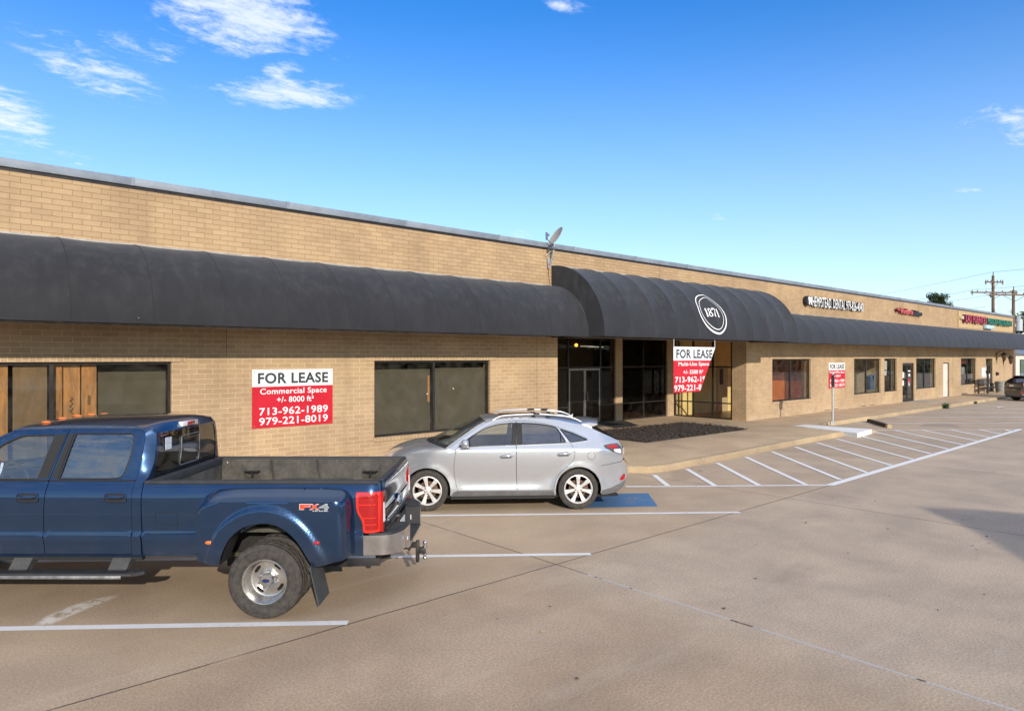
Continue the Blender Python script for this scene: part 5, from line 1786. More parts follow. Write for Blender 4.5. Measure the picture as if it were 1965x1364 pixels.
    bo = [(-float(w(1.40, 1.10)), .62), (float(w(1.40, 1.1)), .62)] + [(float(w(bx(.9, z), z)), z) for z in (1.42, 1.5, 1.62, 1.74, 1.86, top)]
    bo += [(-a, b) for a, b in [(float(w(bx(.9, z), z)), z) for z in (top, 1.86, 1.74, 1.62, 1.5, 1.42)]]
    bglass = rounded([(-.775, 1.435), (.775, 1.435), (.735, 1.66), (.685, 1.905), (-.685, 1.905), (-.735, 1.66)], [.03, .03, .0, .06, .06, .0])
    pmap(body, bo, [bglass], lambda y, z: (bx(y, z), y, z), .08, 0, flip=True)
    cab = body.build('body', [BLUE, M_BLACK], root, angle=42)
    g = MB()
    bg2 = rounded([(-.765, 1.43), (.765, 1.43), (.725, 1.66), (.675, 1.915), (-.675, 1.915), (-.725, 1.66)], [.03, .03, .0, .06, .06, .0])
    pmap(g, off_poly(bglass, .006), [], lambda y, z: (bx(y, z) + .006, y, z), .1, 0, flip=True)
    rw = g.build('rear_window', glass_mat('dark_rear_glass', (.10, .10, .11), 2.0, .03, dirt=.05), root)
    g = MB()
    fr_ = rounded([(-.245, 1.49), (.245, 1.49), (.225, 1.84), (-.225, 1.84)], .035)
    P = [(bx(a, b) - .002, a, b) for a, b in resample(fr_, .05)]; g.tube(P + [P[0]], .0065, 6, caps=False)
    g.build('slider_frame', M_STEEL, rw)
    g = MB(); g.box(1.343, 1.346, .46, .60, 1.72, 1.86); o = g.build('window_sticker', worn('sticker', (.62, .66, .70), .6, scale=40, amount=.3), rw)
    # doors
    for s in (1, -1):
        for nm, dp, wn in (('rear', rdoor, rwin), ('front', fdoor, fwin)):
            d = MB()
            panel(d, dp, [wn], w, s, .05, .03)
            # black pillar cover between the panes
            if nm == 'rear': bp = [(2.374, 1.452), (2.262, 1.925), (2.306, 1.93), (2.440, 1.452)]
            else: bp = [(2.480, 1.452), (2.342, 1.93), (2.455, 1.915), (2.580, 1.452)]
            panel(d, bp, [], w, s, .05, .004, 1, off=.004)
            loop_tube(d, wn, w, s, .009, -.004, 1)
            # belt strip
            xs_ = (1.52, 2.45) if nm == 'rear' else (2.47, 3.60)
            loop_tube(d, [(xs_[0], 1.428), (xs_[1], 1.428)], w, s, .010, .002, 1, closed=False)
            do = d.build('door', [BLUE, M_BLACK], root, angle=42)
            g = MB(); panel(g, off_poly(wn, .004), [], w, s, .1, 0, off=-.014)
            g.build('window_pane', G_PRIV if nm == 'rear' else G_CAR, do)
            h = MB()
            hx0 = 1.575 if nm == 'rear' else 2.535
            pk = rounded([(hx0, 1.20), (hx0 + .235, 1.20), (hx0 + .24, 1.30), (hx0 + .01, 1.30)], .035)
            panel(h, pk, [], w, s, .04, 0, 1, off=.0035)
            loop_tube(h, pk, w, s, .006, .004, 0)
            yh = float(w(hx0 + .1, 1.25)) + .022
            h.tube([(hx0 + .03, s * (yh - .02), 1.262), (hx0 + .05, s * yh, 1.262), (hx0 + .19, s * yh, 1.262), (hx0 + .215, s * (yh - .02), 1.262)], [.018, .022, .022, .018], 10, 0)
            h.build('door_handle', [BLUE, M_BLACK], do)
    # windscreen
    g = MB()
    e1 = edge([2.88, 3.09, 3.45, 3.78], [1.985, 1.89, 1.65, 1.41], 14); c1 = [(2.98 + (3.93 - 2.98) * i / 13, 0, 2.022 + (1.43 - 2.022) * i / 13) for i in range(14)]
    cross_loft(g, e1, c1, 3.0, flip=True); g.build('windscreen', G_CAR, root)
    # fuel door
    m_ = MB(); loop_tube(m_, rounded([(1.025, .915), (1.265, .915), (1.265, 1.088), (1.025, 1.088)], .035), w, 1, .0035, .001, 0); m_.build('fuel_door', M_BLACK, root)
    # roof marker lamps, brake lamp
    for y in (-.56, -.28, 0, .28, .56):
        m_ = MB(); z = 2.062 - .03 * (y / .6) ** 2
        m_.sphere((2.74, y, z - .004), .036, 0, 12, (1.6, .9, .5)); m_.build('marker_lamp', AMBER, root)
    m_ = MB(); m_.box(1.338, 1.40, -.20, .20, 1.945, 2.005, 1, bev=.01); m_.box(1.330, 1.345, -.09, .09, 1.952, 1.998, 0, bev=.004); m_.build('high_brake_lamp', [RED_LENS, CLEAR_LENS], root)
    # mirrors
    for s in (1, -1):
        m_ = MB(); m_.box(3.28, 3.42, s * 1.16 - .10, s * 1.16 + .10, 1.36, 1.74, bev=.04); m_.tube([(3.42, s * .93, 1.47), (3.38, s * 1.10, 1.50)], .035, 8); m_.tube([(3.42, s * .93, 1.40), (3.38, s * 1.10, 1.42)], .03, 8)
        m_.build('side_mirror', BLUE, root)
    # ---- bed
    bed = MB()
    bp = [(1.410, .612), (1.410, 1.405), (-1.155, 1.405), (-1.178, 1.30), (-1.178, .875), (-1.0, .868), (-1.0, .615), (-.52, .615)] + arc(0, .42, .56, 160, 20, 18) + [(.52, .612)]
    for s in (1, -1):
        panel(bed, bp, [], w, s, .06, .03)
    bed.build('bed_side', BLUE, root, angle=42)
    rail = MB()
    for s in (1, -1):
        rail.prism([(s * .938, 1.395), (s * .940, 1.412), (s * .928, 1.428), (s * .845, 1.428), (s * .835, 1.405)], 'x', -1.16, 1.40)
    rail.box(1.29, 1.395, -.834, .834, 1.335, 1.428, bev=.012)
    rail.build('bed_rail', M_PLASTIC, root)
    inn = MB()
    def wall(s):
        def f(x, z):
            y = .80
            for cx in (.86, -.72):
                dd_ = max(abs(x - cx) - .115, abs(z - 1.245) - .085)
                y -= .05 * (1 - min(1, max(0, (dd_ + .02) / .03)))
            for cx, w_ in ((.30, .20), (-.28, .16)):
                dd_ = abs(x - cx - .12 * math.sin((z - .9) * 3)) - w_
                y -= .055 * (1 - min(1, max(0, (dd_ + .02) / .045)))
            return (x, s * y, z)
        return f
    for s in (1, -1):
        pmap(inn, [(1.30, .90), (1.30, 1.405), (-1.15, 1.405), (-1.15, .90)], [], wall(s), .035, 0, flip=(s < 0))
        inn.box(-.52, .52, min(s * .60, s * .80), max(s * .60, s * .80), .90, 1.16, bev=.05)
        inn.box(-1.15, 1.30, min(s * .795, s * .84), max(s * .795, s * .84), 1.385, 1.404)
    inn.box(1.295, 1.30, -.80, .80, .90, 1.34)
    inn.box(-1.15, 1.30, -.82, .82, .84, .895)
    for k in range(9): inn.box(-1.12, 1.28, -.62 + k * .155 - .045, -.62 + k * .155 + .045, .8955, .912)
    liner = inn.build('bed_liner', M_LINER, root, angle=40)
    for s in (1, -1):
        for cx in (.86, -.72):
            m_ = MB(); y = s * .745
            m_.box(cx - .07, cx + .07, y - .012, y + .012, 1.215, 1.245, bev=.006)
            m_.tube([(cx - .09, y, 1.25), (cx - .09, y - s * .05, 1.26), (cx + .09, y - s * .05, 1.26), (cx + .09, y, 1.25)], .013, 8)
            m_.tube([(cx, y, 1.20), (cx, y - s * .03, 1.19), (cx, y - s * .035, 1.27)], .014, 8)
            m_.build('tie_down_hook', M_BLACK, liner)
        m_ = MB(); m_.sphere((-1.08, s * .79, 1.33), .02, 0, 8); m_.sphere((1.22, s * .79, 1.36), .016, 0, 8); m_.build('rail_bolt', M_STEEL, liner)
    # ---- tailgate
    tx = pchip([.86, .90, .955, .965, 1.0, 1.085, 1.095, 1.14, 1.25, 1.335, 1.375, 1.405, 1.422], [1.215, 1.225, 1.222, 1.232, 1.222, 1.222, 1.210, 1.206, 1.212, 1.222, 1.224, 1.214, 1.185])
    tg = MB()
    def tf(y, z):
        return (-float(tx(z)) + .012 * (y / .8) ** 2, y, z)
    pmap(tg, [(-.80, .87), (.80, .87), (.815, 1.30), (.80, 1.42), (-.80, 1.42), (-.815, 1.30)], [], tf, .045, 0, flip=True, rim=(.055, 0, 0))
    tg.box(-1.17, -1.14, -.80, .80, .90, 1.40, 1)
    tgo = tg.build('tailgate', [BLUE, M_LINER], root, angle=50)
    m_ = MB(); m_.box(-1.19, -1.135, -.81, .81, 1.405, 1.43, bev=.01); m_.build('tailgate_cap', M_PLASTIC, tgo)
    m_ = MB(); pmap(m_, [(-.78, .975), (.78, .975), (.78, 1.085), (-.78, 1.085)], [], lambda y, z: (tf(y, z)[0] - .008, y, z), .06, 0, flip=True); m_.build('tailgate_trim', pbsdf('gloss_grey_trim', (.045, .047, .05), .18, .2, coat=1.0), tgo)
    m_ = MB(); m_.box(-1.246, -1.216, -.77, .77, .958, .972, bev=.003); m_.build('bright_strip', worn('satin_strip', (.25, .25, .26), .4, .8), tgo)
    m_ = MB()
    Mx = Matrix.Translation((-1.232, 0, 1.045)) @ Matrix.Rotation(R(90), 4, 'Z') @ Matrix.Diagonal((.155, 1, .068, 1))
    m_.lathe([(0, .014), (.80, .013), (.86, .02), (1.0, .017), (1.04, 0)], 40, 0, Mx)
    m_.lathe([(0, .0185), (.82, .0175)], 40, 1, Mx)
    put_text(m_, 'Ford', (-1.2515, 0, 1.045), (0, -1, 0), (0, 0, 1), (-.085, .085, -.028, .030), .002, 2, bold=.004, shear=.35, res=2)
    m_.build('oval_emblem', [M_CHROME, pbsdf('emblem_blue', (.006, .02, .12), .2, coat=1.0), M_CHROME], tgo)
    m_ = MB(); put_text(m_, 'SUPER DUTY', (-1.2275, 0, .885), (0, -1, 0), (0, 0, 1), (-.55, .55, 0, .058), .006, 0, bold=.012, spacing=1.25, res=2); m_.build('tailgate_lettering', pbsdf('dark_letter', (.02, .03, .05), .3, coat=1.0), tgo)
    # ---- tail lamps
    for s in (1, -1):
        lp = rounded([(-.925, 1.313), (-1.186, 1.313), (-1.186, .872), (-1.0, .868), (-.998, .99), (-.931, 1.115)], [.02, .02, .02, .03, .05, .05])
        lm = MB()
        panel(lm, lp, [], w, s, .04, .03, 1, off=.012)
        inl = rounded([(-.955, 1.287), (-1.16, 1.287), (-1.16, .90), (-1.025, .90), (-1.022, 1.0), (-.957, 1.12)], .02)
        panel(lm, inl, [], w, s, .04, .004, 0, off=.017)
        y0 = float(w(-1.18, 1.1)) + .010
        rear = [(s * y0, .873), (s * y0, 1.312), (s * (y0 - .085), 1.312), (s * (y0 - .085), .873)]
        lm.prism(rear, 'x', -1.212, -1.184, 0)
        lm.box(-1.220, -1.2125, min(s * (y0 - .075), s * (y0 - .012)), max(s * (y0 - .075), s * (y0 - .012)), .98, 1.19, 2)
        for z in (1.175, 1.03, .955): panel(lm, [(-.94 if z > 1.1 else -1.0, z), (-1.175, z), (-1.175, z + .012), (-.94 if z > 1.1 else -1.0, z + .012)], [], w, s, .05, 0, 1, off=.0185)
        lo = lm.build('tail_lamp', [RED_LENS, RED_EDGE, CLEAR_LENS], root, angle=40)
    # ---- flared rear wings over the double wheels
    fl_out = catmull([(.775, 1.17), (.755, 1.225), (.69, 1.285), (.59, 1.335), (.45, 1.352), (.30, 1.357), (0, 1.360), (-.40, 1.358), (-.70, 1.352), (-.80, 1.335), (-.868, 1.285), (-.895, 1.20), (-.905, 1.05), (-.910, .85), (-.912, .655)], 4)
    lipA = [(.475, .585), (.43, .72), (.365, .852), (.285, .94), (.19, 1.0), (.09, 1.030), (-.02, 1.038), (-.12, 1.022), (-.21, .980), (-.29, .92), (-.36, .845), (-.42, .755), (-.47, .66), (-.515, .565)]
    arch_ = catmull(lipA, 3)
    flo = fl_out + [(-.912, .655)] + [(-.70, .60), (-.60, .575)] + arch_[::-1] + [(.54, .583), (.60, .592), (.70, .63), (.765, .672), (.772, .90)]
    for s in (1, -1):
        def wfl(x, z):
            P = np.c_[x, z]
            d = seg_dist(fl_out + [(-.912, .655)], P, False)
            dfr = seg_dist([(.775, 1.17), (.772, .90), (.765, .672)], P, False)
            da = seg_dist(arch_, P, False)
            t = np.clip(d / .105, 0, 1); u = np.clip(dfr / .070, 0, 1)
            t = np.sin(t * math.pi / 2) ** 1.15; u = np.sin(u * math.pi / 2) ** 1.2
            y = .972 + .222 * np.minimum(t, u)
            y = y + .026 * (1 - np.clip((da - .135) / .035, 0, 1)) * np.clip(z / .70, .6, 1)
            y = y - .03 * np.clip((.72 - z) / .14, 0, 1) ** 2
            y = y + .012 * np.sin(np.clip((z - .6) / .75, 0, 1) * math.pi)
            return y
        m_ = MB()
        panel(m_, flo, [], wfl, s, .026, .06)
        # turned-in arch edge
        A = [np.array(p) for p in arch_]
        yA = wfl(np.array([p[0] for p in A]), np.array([p[1] for p in A]))
        m_.grid([[(float(p[0]), s * float(y), float(p[1])) for p, y in zip(A, yA)], [(float(p[0]) , s * .90, float(p[1]) ) for p in A]], 1, True)
        wing = m_.build('rear_wing', [BLUE, M_WELL], root, angle=35)
        for x, mat_ in ((.575, AMBER), (-.561, RED_LENS)):
            m_ = MB(); y = float(wfl(np.array([x]), np.array([.83]))[0])
            m_.sphere((x, s * (y + .004), .828), .028, 0, 12, (1.5, .55, .75)); m_.build('side_marker', mat_, wing)
        if s == 1:                                         # wing badge
            m_ = MB()
            def wp(u, v, d):
                y = float(wfl(np.array([-.385 - u]), np.array([1.158 + v]))[0])
                return (-.385 - u, y + .0015 + d, 1.158 + v)
            for dd_, mi, off in ((.0012, 2, .006), (.0026, 0, 0.0)):
                put_text(m_, 'F', None or (0, 0, 0), (1, 0, 0), (0, 0, 1), (.0 - off, .105 + off, .022 - off, .072 + off), dd_, mi, bold=.05 + off, warp=wp, res=2)
                put_text(m_, 'X', (0, 0, 0), (1, 0, 0), (0, 0, 1), (.105 - off, .20 + off, .022 - off, .072 + off), dd_, mi, bold=.05 + off, warp=wp, res=2)
                put_text(m_, '4', (0, 0, 0), (1, 0, 0), (0, 0, 1), (.205 - off, .30 + off, .022 - off, .072 + off), dd_, 2 if mi == 2 else 1, bold=.03 + off, warp=wp, res=2)
            put_text(m_, 'OFF ROAD', (0, 0, 0), (1, 0, 0), (0, 0, 1), (.13, .30, -.002, .012), .002, 2, bold=.03, warp=wp, res=1)
            m_.build('wing_badge', [pbsdf('badge_red', (.75, .06, .02), .35), pbsdf('badge_grey', (.22, .24, .27), .35), pbsdf('badge_silver', (.72, .72, .72), .3, .4)], wing)
    # mud flaps
    for s in (1, -1):
        m_ = MB()
        M = Matrix.Translation((-.50, s * 1.03, .56)) @ Matrix.Rotation(R(13), 4, 'Y')
        m_.box(-.006, .006, -.20, .20, -.40, .0, 0, M)
        m_.box(-.012, .012, -.205, .205, -.03, .02, 0, M)
        m_.build('mud_flap', worn('flap_rubber', (.05, .055, .055), .7, scale=8, amount=.3), root)
    # ---- bumper and hitch
    bm_ = MB()
    for s in (1, -1):
        poly = rounded([(-.985, .955), (-1.20, .950), (-1.315, .90), (-1.40, .72), (-1.43, .42), (-1.25, .42), (-1.23, .80), (-.985, .80)], [.01, .06, .08, .08, .02, .02, .02, .01], 4)
        pl_ = [(a, s * b) for a, b in poly]
        bm_.prism(pl_, 'z', .625, .838)
    bm_.prism([(-1.28, .56), (-1.41, .56), (-1.43, .58), (-1.43, .63), (-1.28, .63)], 'y', -.42, .42)
    bmo = bm_.build('rear_bumper', [worn('bumper_chrome', (.62, .63, .65), .16, 1.0, scale=5, amount=.14)], root)
    m_ = MB()
    for s in (1, -1):
        poly = rounded([(-1.05, .925), (-1.20, .925), (-1.295, .875), (-1.385, .70), (-1.41, .415), (-1.23, .415), (-1.22, .80), (-1.05, .80)], [.01, .05, .06, .06, .01, .01, .01, .01], 3)
        m_.prism([(a, s * b) for a, b in poly], 'z', .8385, .858)
        for k in range(7):
            y = .44 + k * .055
            m_.box(-1.40 + .03 * k * .8, -1.25, min(s * y, s * (y + .02)), max(s * y, s * (y + .02)), .8582, .864)
        m_.box(-1.428, -1.24, min(s * .385, s * .4195), max(s * .385, s * .4195), .62, .858)
    m_.box(-1.44, -1.26, -.384, .384, .6305, .648)
    m_.build('step_pad', M_PLASTIC, bmo)
    m_ = MB(); m_.box(-1.262, -1.25, -.30, .30, .60, .86); m_.build('plate_recess', M_PLASTIC, bmo)
    m_ = MB(); m_.box(-1.275, -1.268, -.155, .155, .665, .815)
    m_.build('licence_plate', worn('plate_white', (.70, .71, .70), .4, scale=30, amount=.1), bmo)
    m_ = MB(); m_.box(-1.437, -1.431, .60, .66, .72, .75); m_.box(-1.32, -1.31, -.416, -.37, .70, .76); m_.build('bumper_lamp', CLEAR_LENS, bmo)
    ht = MB()
    ht.box(-1.38, -1.05, -.045, .045, .43, .52, bev=.008); ht.box(-1.37, -1.345, -.065, .065, .415, .535, bev=.006)
    ht.box(-1.10, -1.05, -.55, .55, .44, .52); ht.box(-1.18, -1.06, .30, .34, .40, .60); ht.box(-1.18, -1.06, -.34, -.30, .40, .60)
    hto = ht.build('tow_hitch', M_UNDER, root)
    m_ = MB(); m_.box(-1.44, -1.37, -.030, .030, .445, .505); m_.box(-1.475, -1.435, -.036, .036, .27, .53, bev=.006); m_.box(-1.555, -1.475, -.034, .034, .375, .445, bev=.006)
    m_.tube([(-1.40, -.09, .475), (-1.40, .09, .475)], .010, 8); m_.build('ball_mount', worn('scuffed_black', (.035, .034, .033), .5, .4, scale=20, amount=.5), hto)
    m_ = MB(); m_.tube([(-1.545, 0, .33), (-1.545, 0, .50)], .017, 10); m_.sphere((-1.545, 0, .505), .029, 0, 14); m_.sphere((-1.545, 0, .318), .027, 0, 14); m_.tube([(-1.545, 0, .445), (-1.545, 0, .465)], .03, 12); m_.tube([(-1.545, 0, .355), (-1.545, 0, .375)], .03, 12)
    m_.build('tow_ball', M_CHROME, hto)
    # ---- chassis
    ch = MB()
    for s in (1, -1):
        ch.box(-1.2, 5.1, min(s * .36, s * .44), max(s * .36, s * .44), .58, .72)
        ch.box(-.75, .75, min(s * .50, s * .575), max(s * .50, s * .575), .50, .545)
        ch.box(-.12, .12, min(s * .48, s * .60), max(s * .48, s * .60), .36, .60)
        ch.tube([(-.05, s * .40, .42), (.22, s * .43, .82)], .035, 8)
    ch.tube([(0, -.80, .40), (0, .80, .40)], .06, 12); ch.sphere((0, 0, .40), .19, 0, 14, (1, .9, 1)); ch.tube([(.1, 0, .42), (3.0, 0, .60)], .045, 10)
    ch.tube([(4.47, -.80, .42), (4.47, .80, .42)], .05, 10)
    ch.box(1.5, 2.9, .10, .35, .45, .70, bev=.04); ch.tube([(.6, -.3, .55), (-.3, -.5, .62), (-1.0, -.62, .50)], .045, 10)
    ch.box(1.4, 5.0, -.86, .86, .60, .70)
    ch.build('chassis', M_UNDER, root)
    m_ = MB()
    for s in (1, -1):
        for cx in (0, 4.47):
            A = arc(cx, .42, .62, 8, 172, 16)
            m_.grid([[(a, s * .45, b) for a, b in A], [(a, s * (.90 if cx == 0 else .93), b) for a, b in A]], 0, True)
            m_.add([(cx - .7, s * .45, .35), (cx + .7, s * .45, .35), (cx + .7, s * .45, 1.1), (cx - .7, s * .45, 1.1)], [(0, 1, 2, 3)])
    m_.build('wheel_well', M_WELL, root)
    # ---- running boards
    for s in (1, -1):
        m_ = MB()
        m_.box(1.42, 3.72, min(s * .98, s * 1.16), max(s * .98, s * 1.16), .448, .480, bev=.01)
        for k in range(90): m_.box(1.50 + k * .024, 1.51 + k * .024, min(s * 1.0, s * 1.15), max(s * 1.0, s * 1.15), .4802, .4855)
        m_.prism([(1.42, s * .98), (1.42, s * 1.15), (1.33, s * 1.07), (1.33, s * .99)], 'z', .45, .482)
        rb = m_.build('running_board', M_PLASTIC, root)
        m_ = MB(); m_.box(1.53, 3.70, min(s * 1.158, s * 1.170), max(s * 1.158, s * 1.170), .428, .462, bev=.004); m_.build('board_trim', M_STEEL, rb)
        for x in (1.64, 2.72, 3.45):
            m_ = MB(); m_.prism([(s * .80, .62), (s * .80, .56), (s * .99, .45), (s * 1.12, .446), (s * 1.02, .49), (s * .90, .62)], 'x', x - .09, x + .11); m_.build('board_bracket', worn('bracket_grey', (.06, .06, .058), .7), rb)
    # ---- interior
    m_ = MB()
    for y in (.38, -.38): seat(m_, 2.75, y, .98); seat(m_, 1.95, y, .98, .66)
    m_.build('seats', M_SEAT, root)
    m_ = MB(); m_.box(3.38, 3.72, -.80, .80, 1.10, 1.42, bev=.06)
    m_.box(1.45, 3.7, -.84, .84, .70, .80)
    ring = [(3.22 + .04 * math.cos(2 * math.pi * k / 24) * 1.5, .38 + .19 * math.sin(2 * math.pi * k / 24), 1.36 + .18 * math.cos(2 * math.pi * k / 24)) for k in range(25)]
    m_.tube(ring, .016, 8, caps=False); m_.tube([(3.22, .38, 1.36), (3.42, .38, 1.30)], .03, 8)
    m_.build('dashboard', M_DASH, root)
    # ---- nose (out of the photograph's frame, kept plain)
    m_ = MB(); m_.box(5.44, 5.50, -.55, .55, .82, 1.16, bev=.03); m_.build('grille', M_CHROME, root)
    m_ = MB(); m_.box(5.36, 5.58, -.92, .92, .50, .74, bev=.06); m_.build('front_bumper', M_CHROME, root)
    for s in (1, -1):
        m_ = MB(); m_.box(5.30, 5.44, min(s * .58, s * .84), max(s * .58, s * .84), .88, 1.14, bev=.04); m_.build('headlight', CLEAR_LENS, root)
    # ---- wheels
    def dual(x, y0, y1, s, outer=True, convex=False):
        m_ = MB()
        tyre(m_, .402, y0, y1, .232)
        M = None
        for i, p in enumerate(m_.v): m_.v[i] = (p[0] + x, p[1] * s, p[2] + .402)
        if s < 0: m_.f = [f[::-1] for f in m_.f]
        wh = m_.build('wheel', M_RUBBER, root, angle=30)
        r_ = MB()
        T = Matrix.Translation((x, 0, .402)) @ Matrix.Diagonal((1, s, 1, 1))
        if convex: pr = [(.236, y1 - .02), (.240, y1 - .002), (.226, y1 - .002), (.215, y1 - .05), (.20, y1 - .04), (.16, y1 + .01), (.10, y1 + .02), (0, y1 + .02)]
        else: pr = [(.236, y1 - .03), (.241, y1 - .006), (.236, y1 - .001), (.226, y1 - .003), (.221, y1 - .05), (.209, y1 - .115), (.195, y1 - .140), (.172, y1 - .148), (.118, y1 - .135), (.0, y1 - .135)]
        r_.lathe(pr, 64, 0, T)
        if outer:
            r_.lathe([(.098, y1 - .136), (.098, y1 - .115), (.088, y1 - .105), (.072, y1 - .10), (.070, y1 - .055), (.062, y1 - .045), (.0, y1 - .043)], 40, 0, T)
            for k in range(8):
                a = 2 * math.pi * (k + .5) / 8
                c = (.092 * math.cos(a), .092 * math.sin(a))
                r_.tube([tuple(T @ Vector((c[0], y1 - .135, c[1]))), tuple(T @ Vector((c[0], y1 - .080, c[1]))), tuple(T @ Vector((c[0], y1 - .072, c[1])))], [.017, .016, .008], 8)
        ro = r_.build('rim', M_POLISH, wh, angle=35)
        if outer:
            h_ = MB()
            for k in range(4):
                a = 2 * math.pi * k / 4 + R(38)
                ux, uz = -math.sin(a), math.cos(a)
                rx, rz_ = math.cos(a), math.sin(a)
                poly = [(.155 * rx + ux * .046 * math.cos(b) + rx * .020 * math.sin(b), .155 * rz_ + uz * .046 * math.cos(b) + rz_ * .020 * math.sin(b)) for b in [2 * math.pi * q_ / 20 for q_ in range(20)]]
                h_.add([tuple(T @ Vector((p[0], y1 - .1405, p[1]))) for p in poly], [tuple(range(20)), tuple(range(19, -1, -1))])
            h_.build('hand_hole', M_BLACK, ro) if False else h_.build('rim_slot', M_BLACK, wh)
            e_ = MB()
            Te = T @ Matrix.Translation((0, y1 - .0425, 0)) @ Matrix.Diagonal((.040, 1, .020, 1))
            e_.lathe([(0, .004), (.9, .003), (1.0, 0)], 28, 0, Te); e_.build('hub_emblem', pbsdf('emblem_blue', (.006, .02, .12), .2, coat=1.0), wh)
    for s in (1, -1):
        dual(0, .93, 1.178, s)
        dual(0, .60, .848, s, outer=False)
        dual(4.47, .70, .95, s, convex=True)
    return root
truck = build_truck()

# ------------------------------------------------------------------ the silver crossover (x forward, y to its left, origin under the rear axle)
def build_suv():
    root = empty('silver_crossover', 'silver crossover car parked nose to the building beside the hatched zone', 'car', (9.7516, -5.2991, 0), R(141.5))
    SIL = carpaint('suv_silver', (.57, .605, .65), .70, .20, flake=.18, dirt=.06, dirtcol=(.42, .39, .35))
    TRIM = worn('grey_cladding', (.13, .13, .135), .5, scale=6, amount=.2)
    zt = pchip([.18, .24, .262, .30, .352, .372, .392, .45, .58, .72, .88, .98, 1.06, 1.125, 1.145, 1.17, 1.20, 1.23, 1.30, 1.45, 1.55, 1.60, 1.64, 1.70],
               [.80, .845, .868, .888, .902, .909, .909, .906, .902, .918, .936, .941, .938, .930, .906, .890, .872, .858, .830, .757, .695, .655, .61, .50])
    def w(x, z):
        x = np.asarray(x, float); z = np.asarray(z, float)
        y = zt(z)
        y = y - .34 * np.clip((x - 2.55) / 1.07, 0, 1) ** 2.4
        y = y - .26 * np.clip((-.22 - x) / .72, 0, 1) ** 2.0
        y = y - .055 * np.clip((.45 - x) / 1.2, 0, 1) ** 1.6 * np.clip((z - 1.15) / .2, 0, 1)
        y = y - .05 * np.clip((x - 1.9) / .6, 0, 1) * np.clip((z - 1.2) / .3, 0, 1)
        for cx in (0, 2.74):
            d = np.hypot(x - cx, z - .372)
            y = y + .022 * np.exp(-((d - .435) / .045) ** 2)
        # pressed-in lower door field rising to the rear wheel
        y = y - .014 * np.exp(-((z - .50) / .09) ** 2) * np.clip((x - .55) / .25, 0, 1) * np.clip((2.25 - x) / .2, 0, 1)
        return y
    AR = .418
    top = [(2.37, 1.118), (2.22, 1.22), (2.0, 1.375), (1.80, 1.505), (1.66, 1.575), (1.50, 1.622), (1.25, 1.650), (.95, 1.656), (.60, 1.640), (.30, 1.602), (.05, 1.552), (-.19, 1.500)]
    rear = [(-.40, 1.405), (-.62, 1.305), (-.785, 1.225), (-.835, 1.12), (-.848, .86), (-.905, .74), (-.935, .65), (-.915, .50), (-.83, .37), (-.70, .275)]
    front = [(3.20, .22), (3.50, .25), (3.60, .40), (3.63, .60), (3.60, .76), (3.50, .88), (3.30, .975), (3.0, 1.045), (2.70, 1.09)]
    side = top + rear + [(-.45, .262), (-.414, .30)] + arc(0, .372, AR, 190, -12, 24)[0:] + [(.43, .262), (2.30, .262)] + arc(2.74, .372, AR, 192, -15, 24) + front
    fd = rounded([(2.195, .372), (2.248, .60), (2.262, .80), (2.225, 1.10), (2.205, 1.135), (2.05, 1.270), (1.70, 1.500), (1.50, 1.563), (1.30, 1.590), (1.130, 1.597), (1.140, 1.18), (1.140, .70), (1.122, .372)], [.03, .05, .1, .03, .03, .1, .1, .1, .1, .01, .02, .05, .01])
    rd = rounded([(1.114, .372), (1.131, .70), (1.131, 1.18), (1.120, 1.597), (.82, 1.586), (.56, 1.552), (.362, 1.500), (.136, 1.205), (.070, 1.07), (.085, .90), (.21, .805), (.34, .69), (.425, .54), (.455, .372)], [.01, .05, .02, .01, .1, .1, .05, .1, .08, .08, .1, .1, .1, .02])
    fwn = rounded([(2.175, 1.158), (1.97, 1.318), (1.70, 1.480), (1.455, 1.547), (1.180, 1.568), (1.215, 1.182)], [.03, .1, .1, .1, .02, .02])
    rwn = rounded([(1.030, 1.566), (.746, 1.553), (.52, 1.522), (.385, 1.487), (.215, 1.222), (1.030, 1.192)], [.02, .1, .1, .05, .04, .02])
    qwn = rounded([(.325, 1.462), (.09, 1.385), (-.170, 1.272), (-.16, 1.250), (.135, 1.222)], [.03, .05, .03, .03, .03])
    def off_poly(poly, d):
        P = np.array(poly); n = len(P); out = []
        ar = sum(P[i][0] * P[(i + 1) % n][1] - P[(i + 1) % n][0] * P[i][1] for i in range(n))
        s_ = 1 if ar > 0 else -1
        for i in range(n):
            t = P[(i + 1) % n] - P[i - 1]; t /= (np.linalg.norm(t) + 1e-9)
            out.append((P[i][0] + s_ * t[1] * d, P[i][1] - s_ * t[0] * d))
        return out
    body = MB()
    for s in (1, -1):
        panel(body, side, [off_poly(fd, .006), off_poly(rd, .006), qwn], w, s, .045, .03)
        panel(body, [(.46, .38), (.30, .80), (.10, 1.17), (2.2, 1.12), (2.22, .38)], [], w, s, .12, 0, 1, off=-.035)
        body.box(.42, 2.32, s * .80 - .05, s * .80 + .03, .20, .262, 1)
        loop_tube(body, qwn, w, s, .008, -.003, 1)
        # sill crease catches light
    def edge(pts, n, dz=0):
        X0 = np.array([p[0] for p in pts]); Z0 = np.array([p[1] for p in pts])
        d = np.r_[0, np.cumsum(np.hypot(np.diff(X0), np.diff(Z0)))]
        u = np.linspace(0, d[-1], n)
        X, Z = np.interp(u, d, X0), np.interp(u, d, Z0)
        return [(float(a), float(b), float(c) + dz) for a, b, c in zip(X, w(X, Z), Z)]
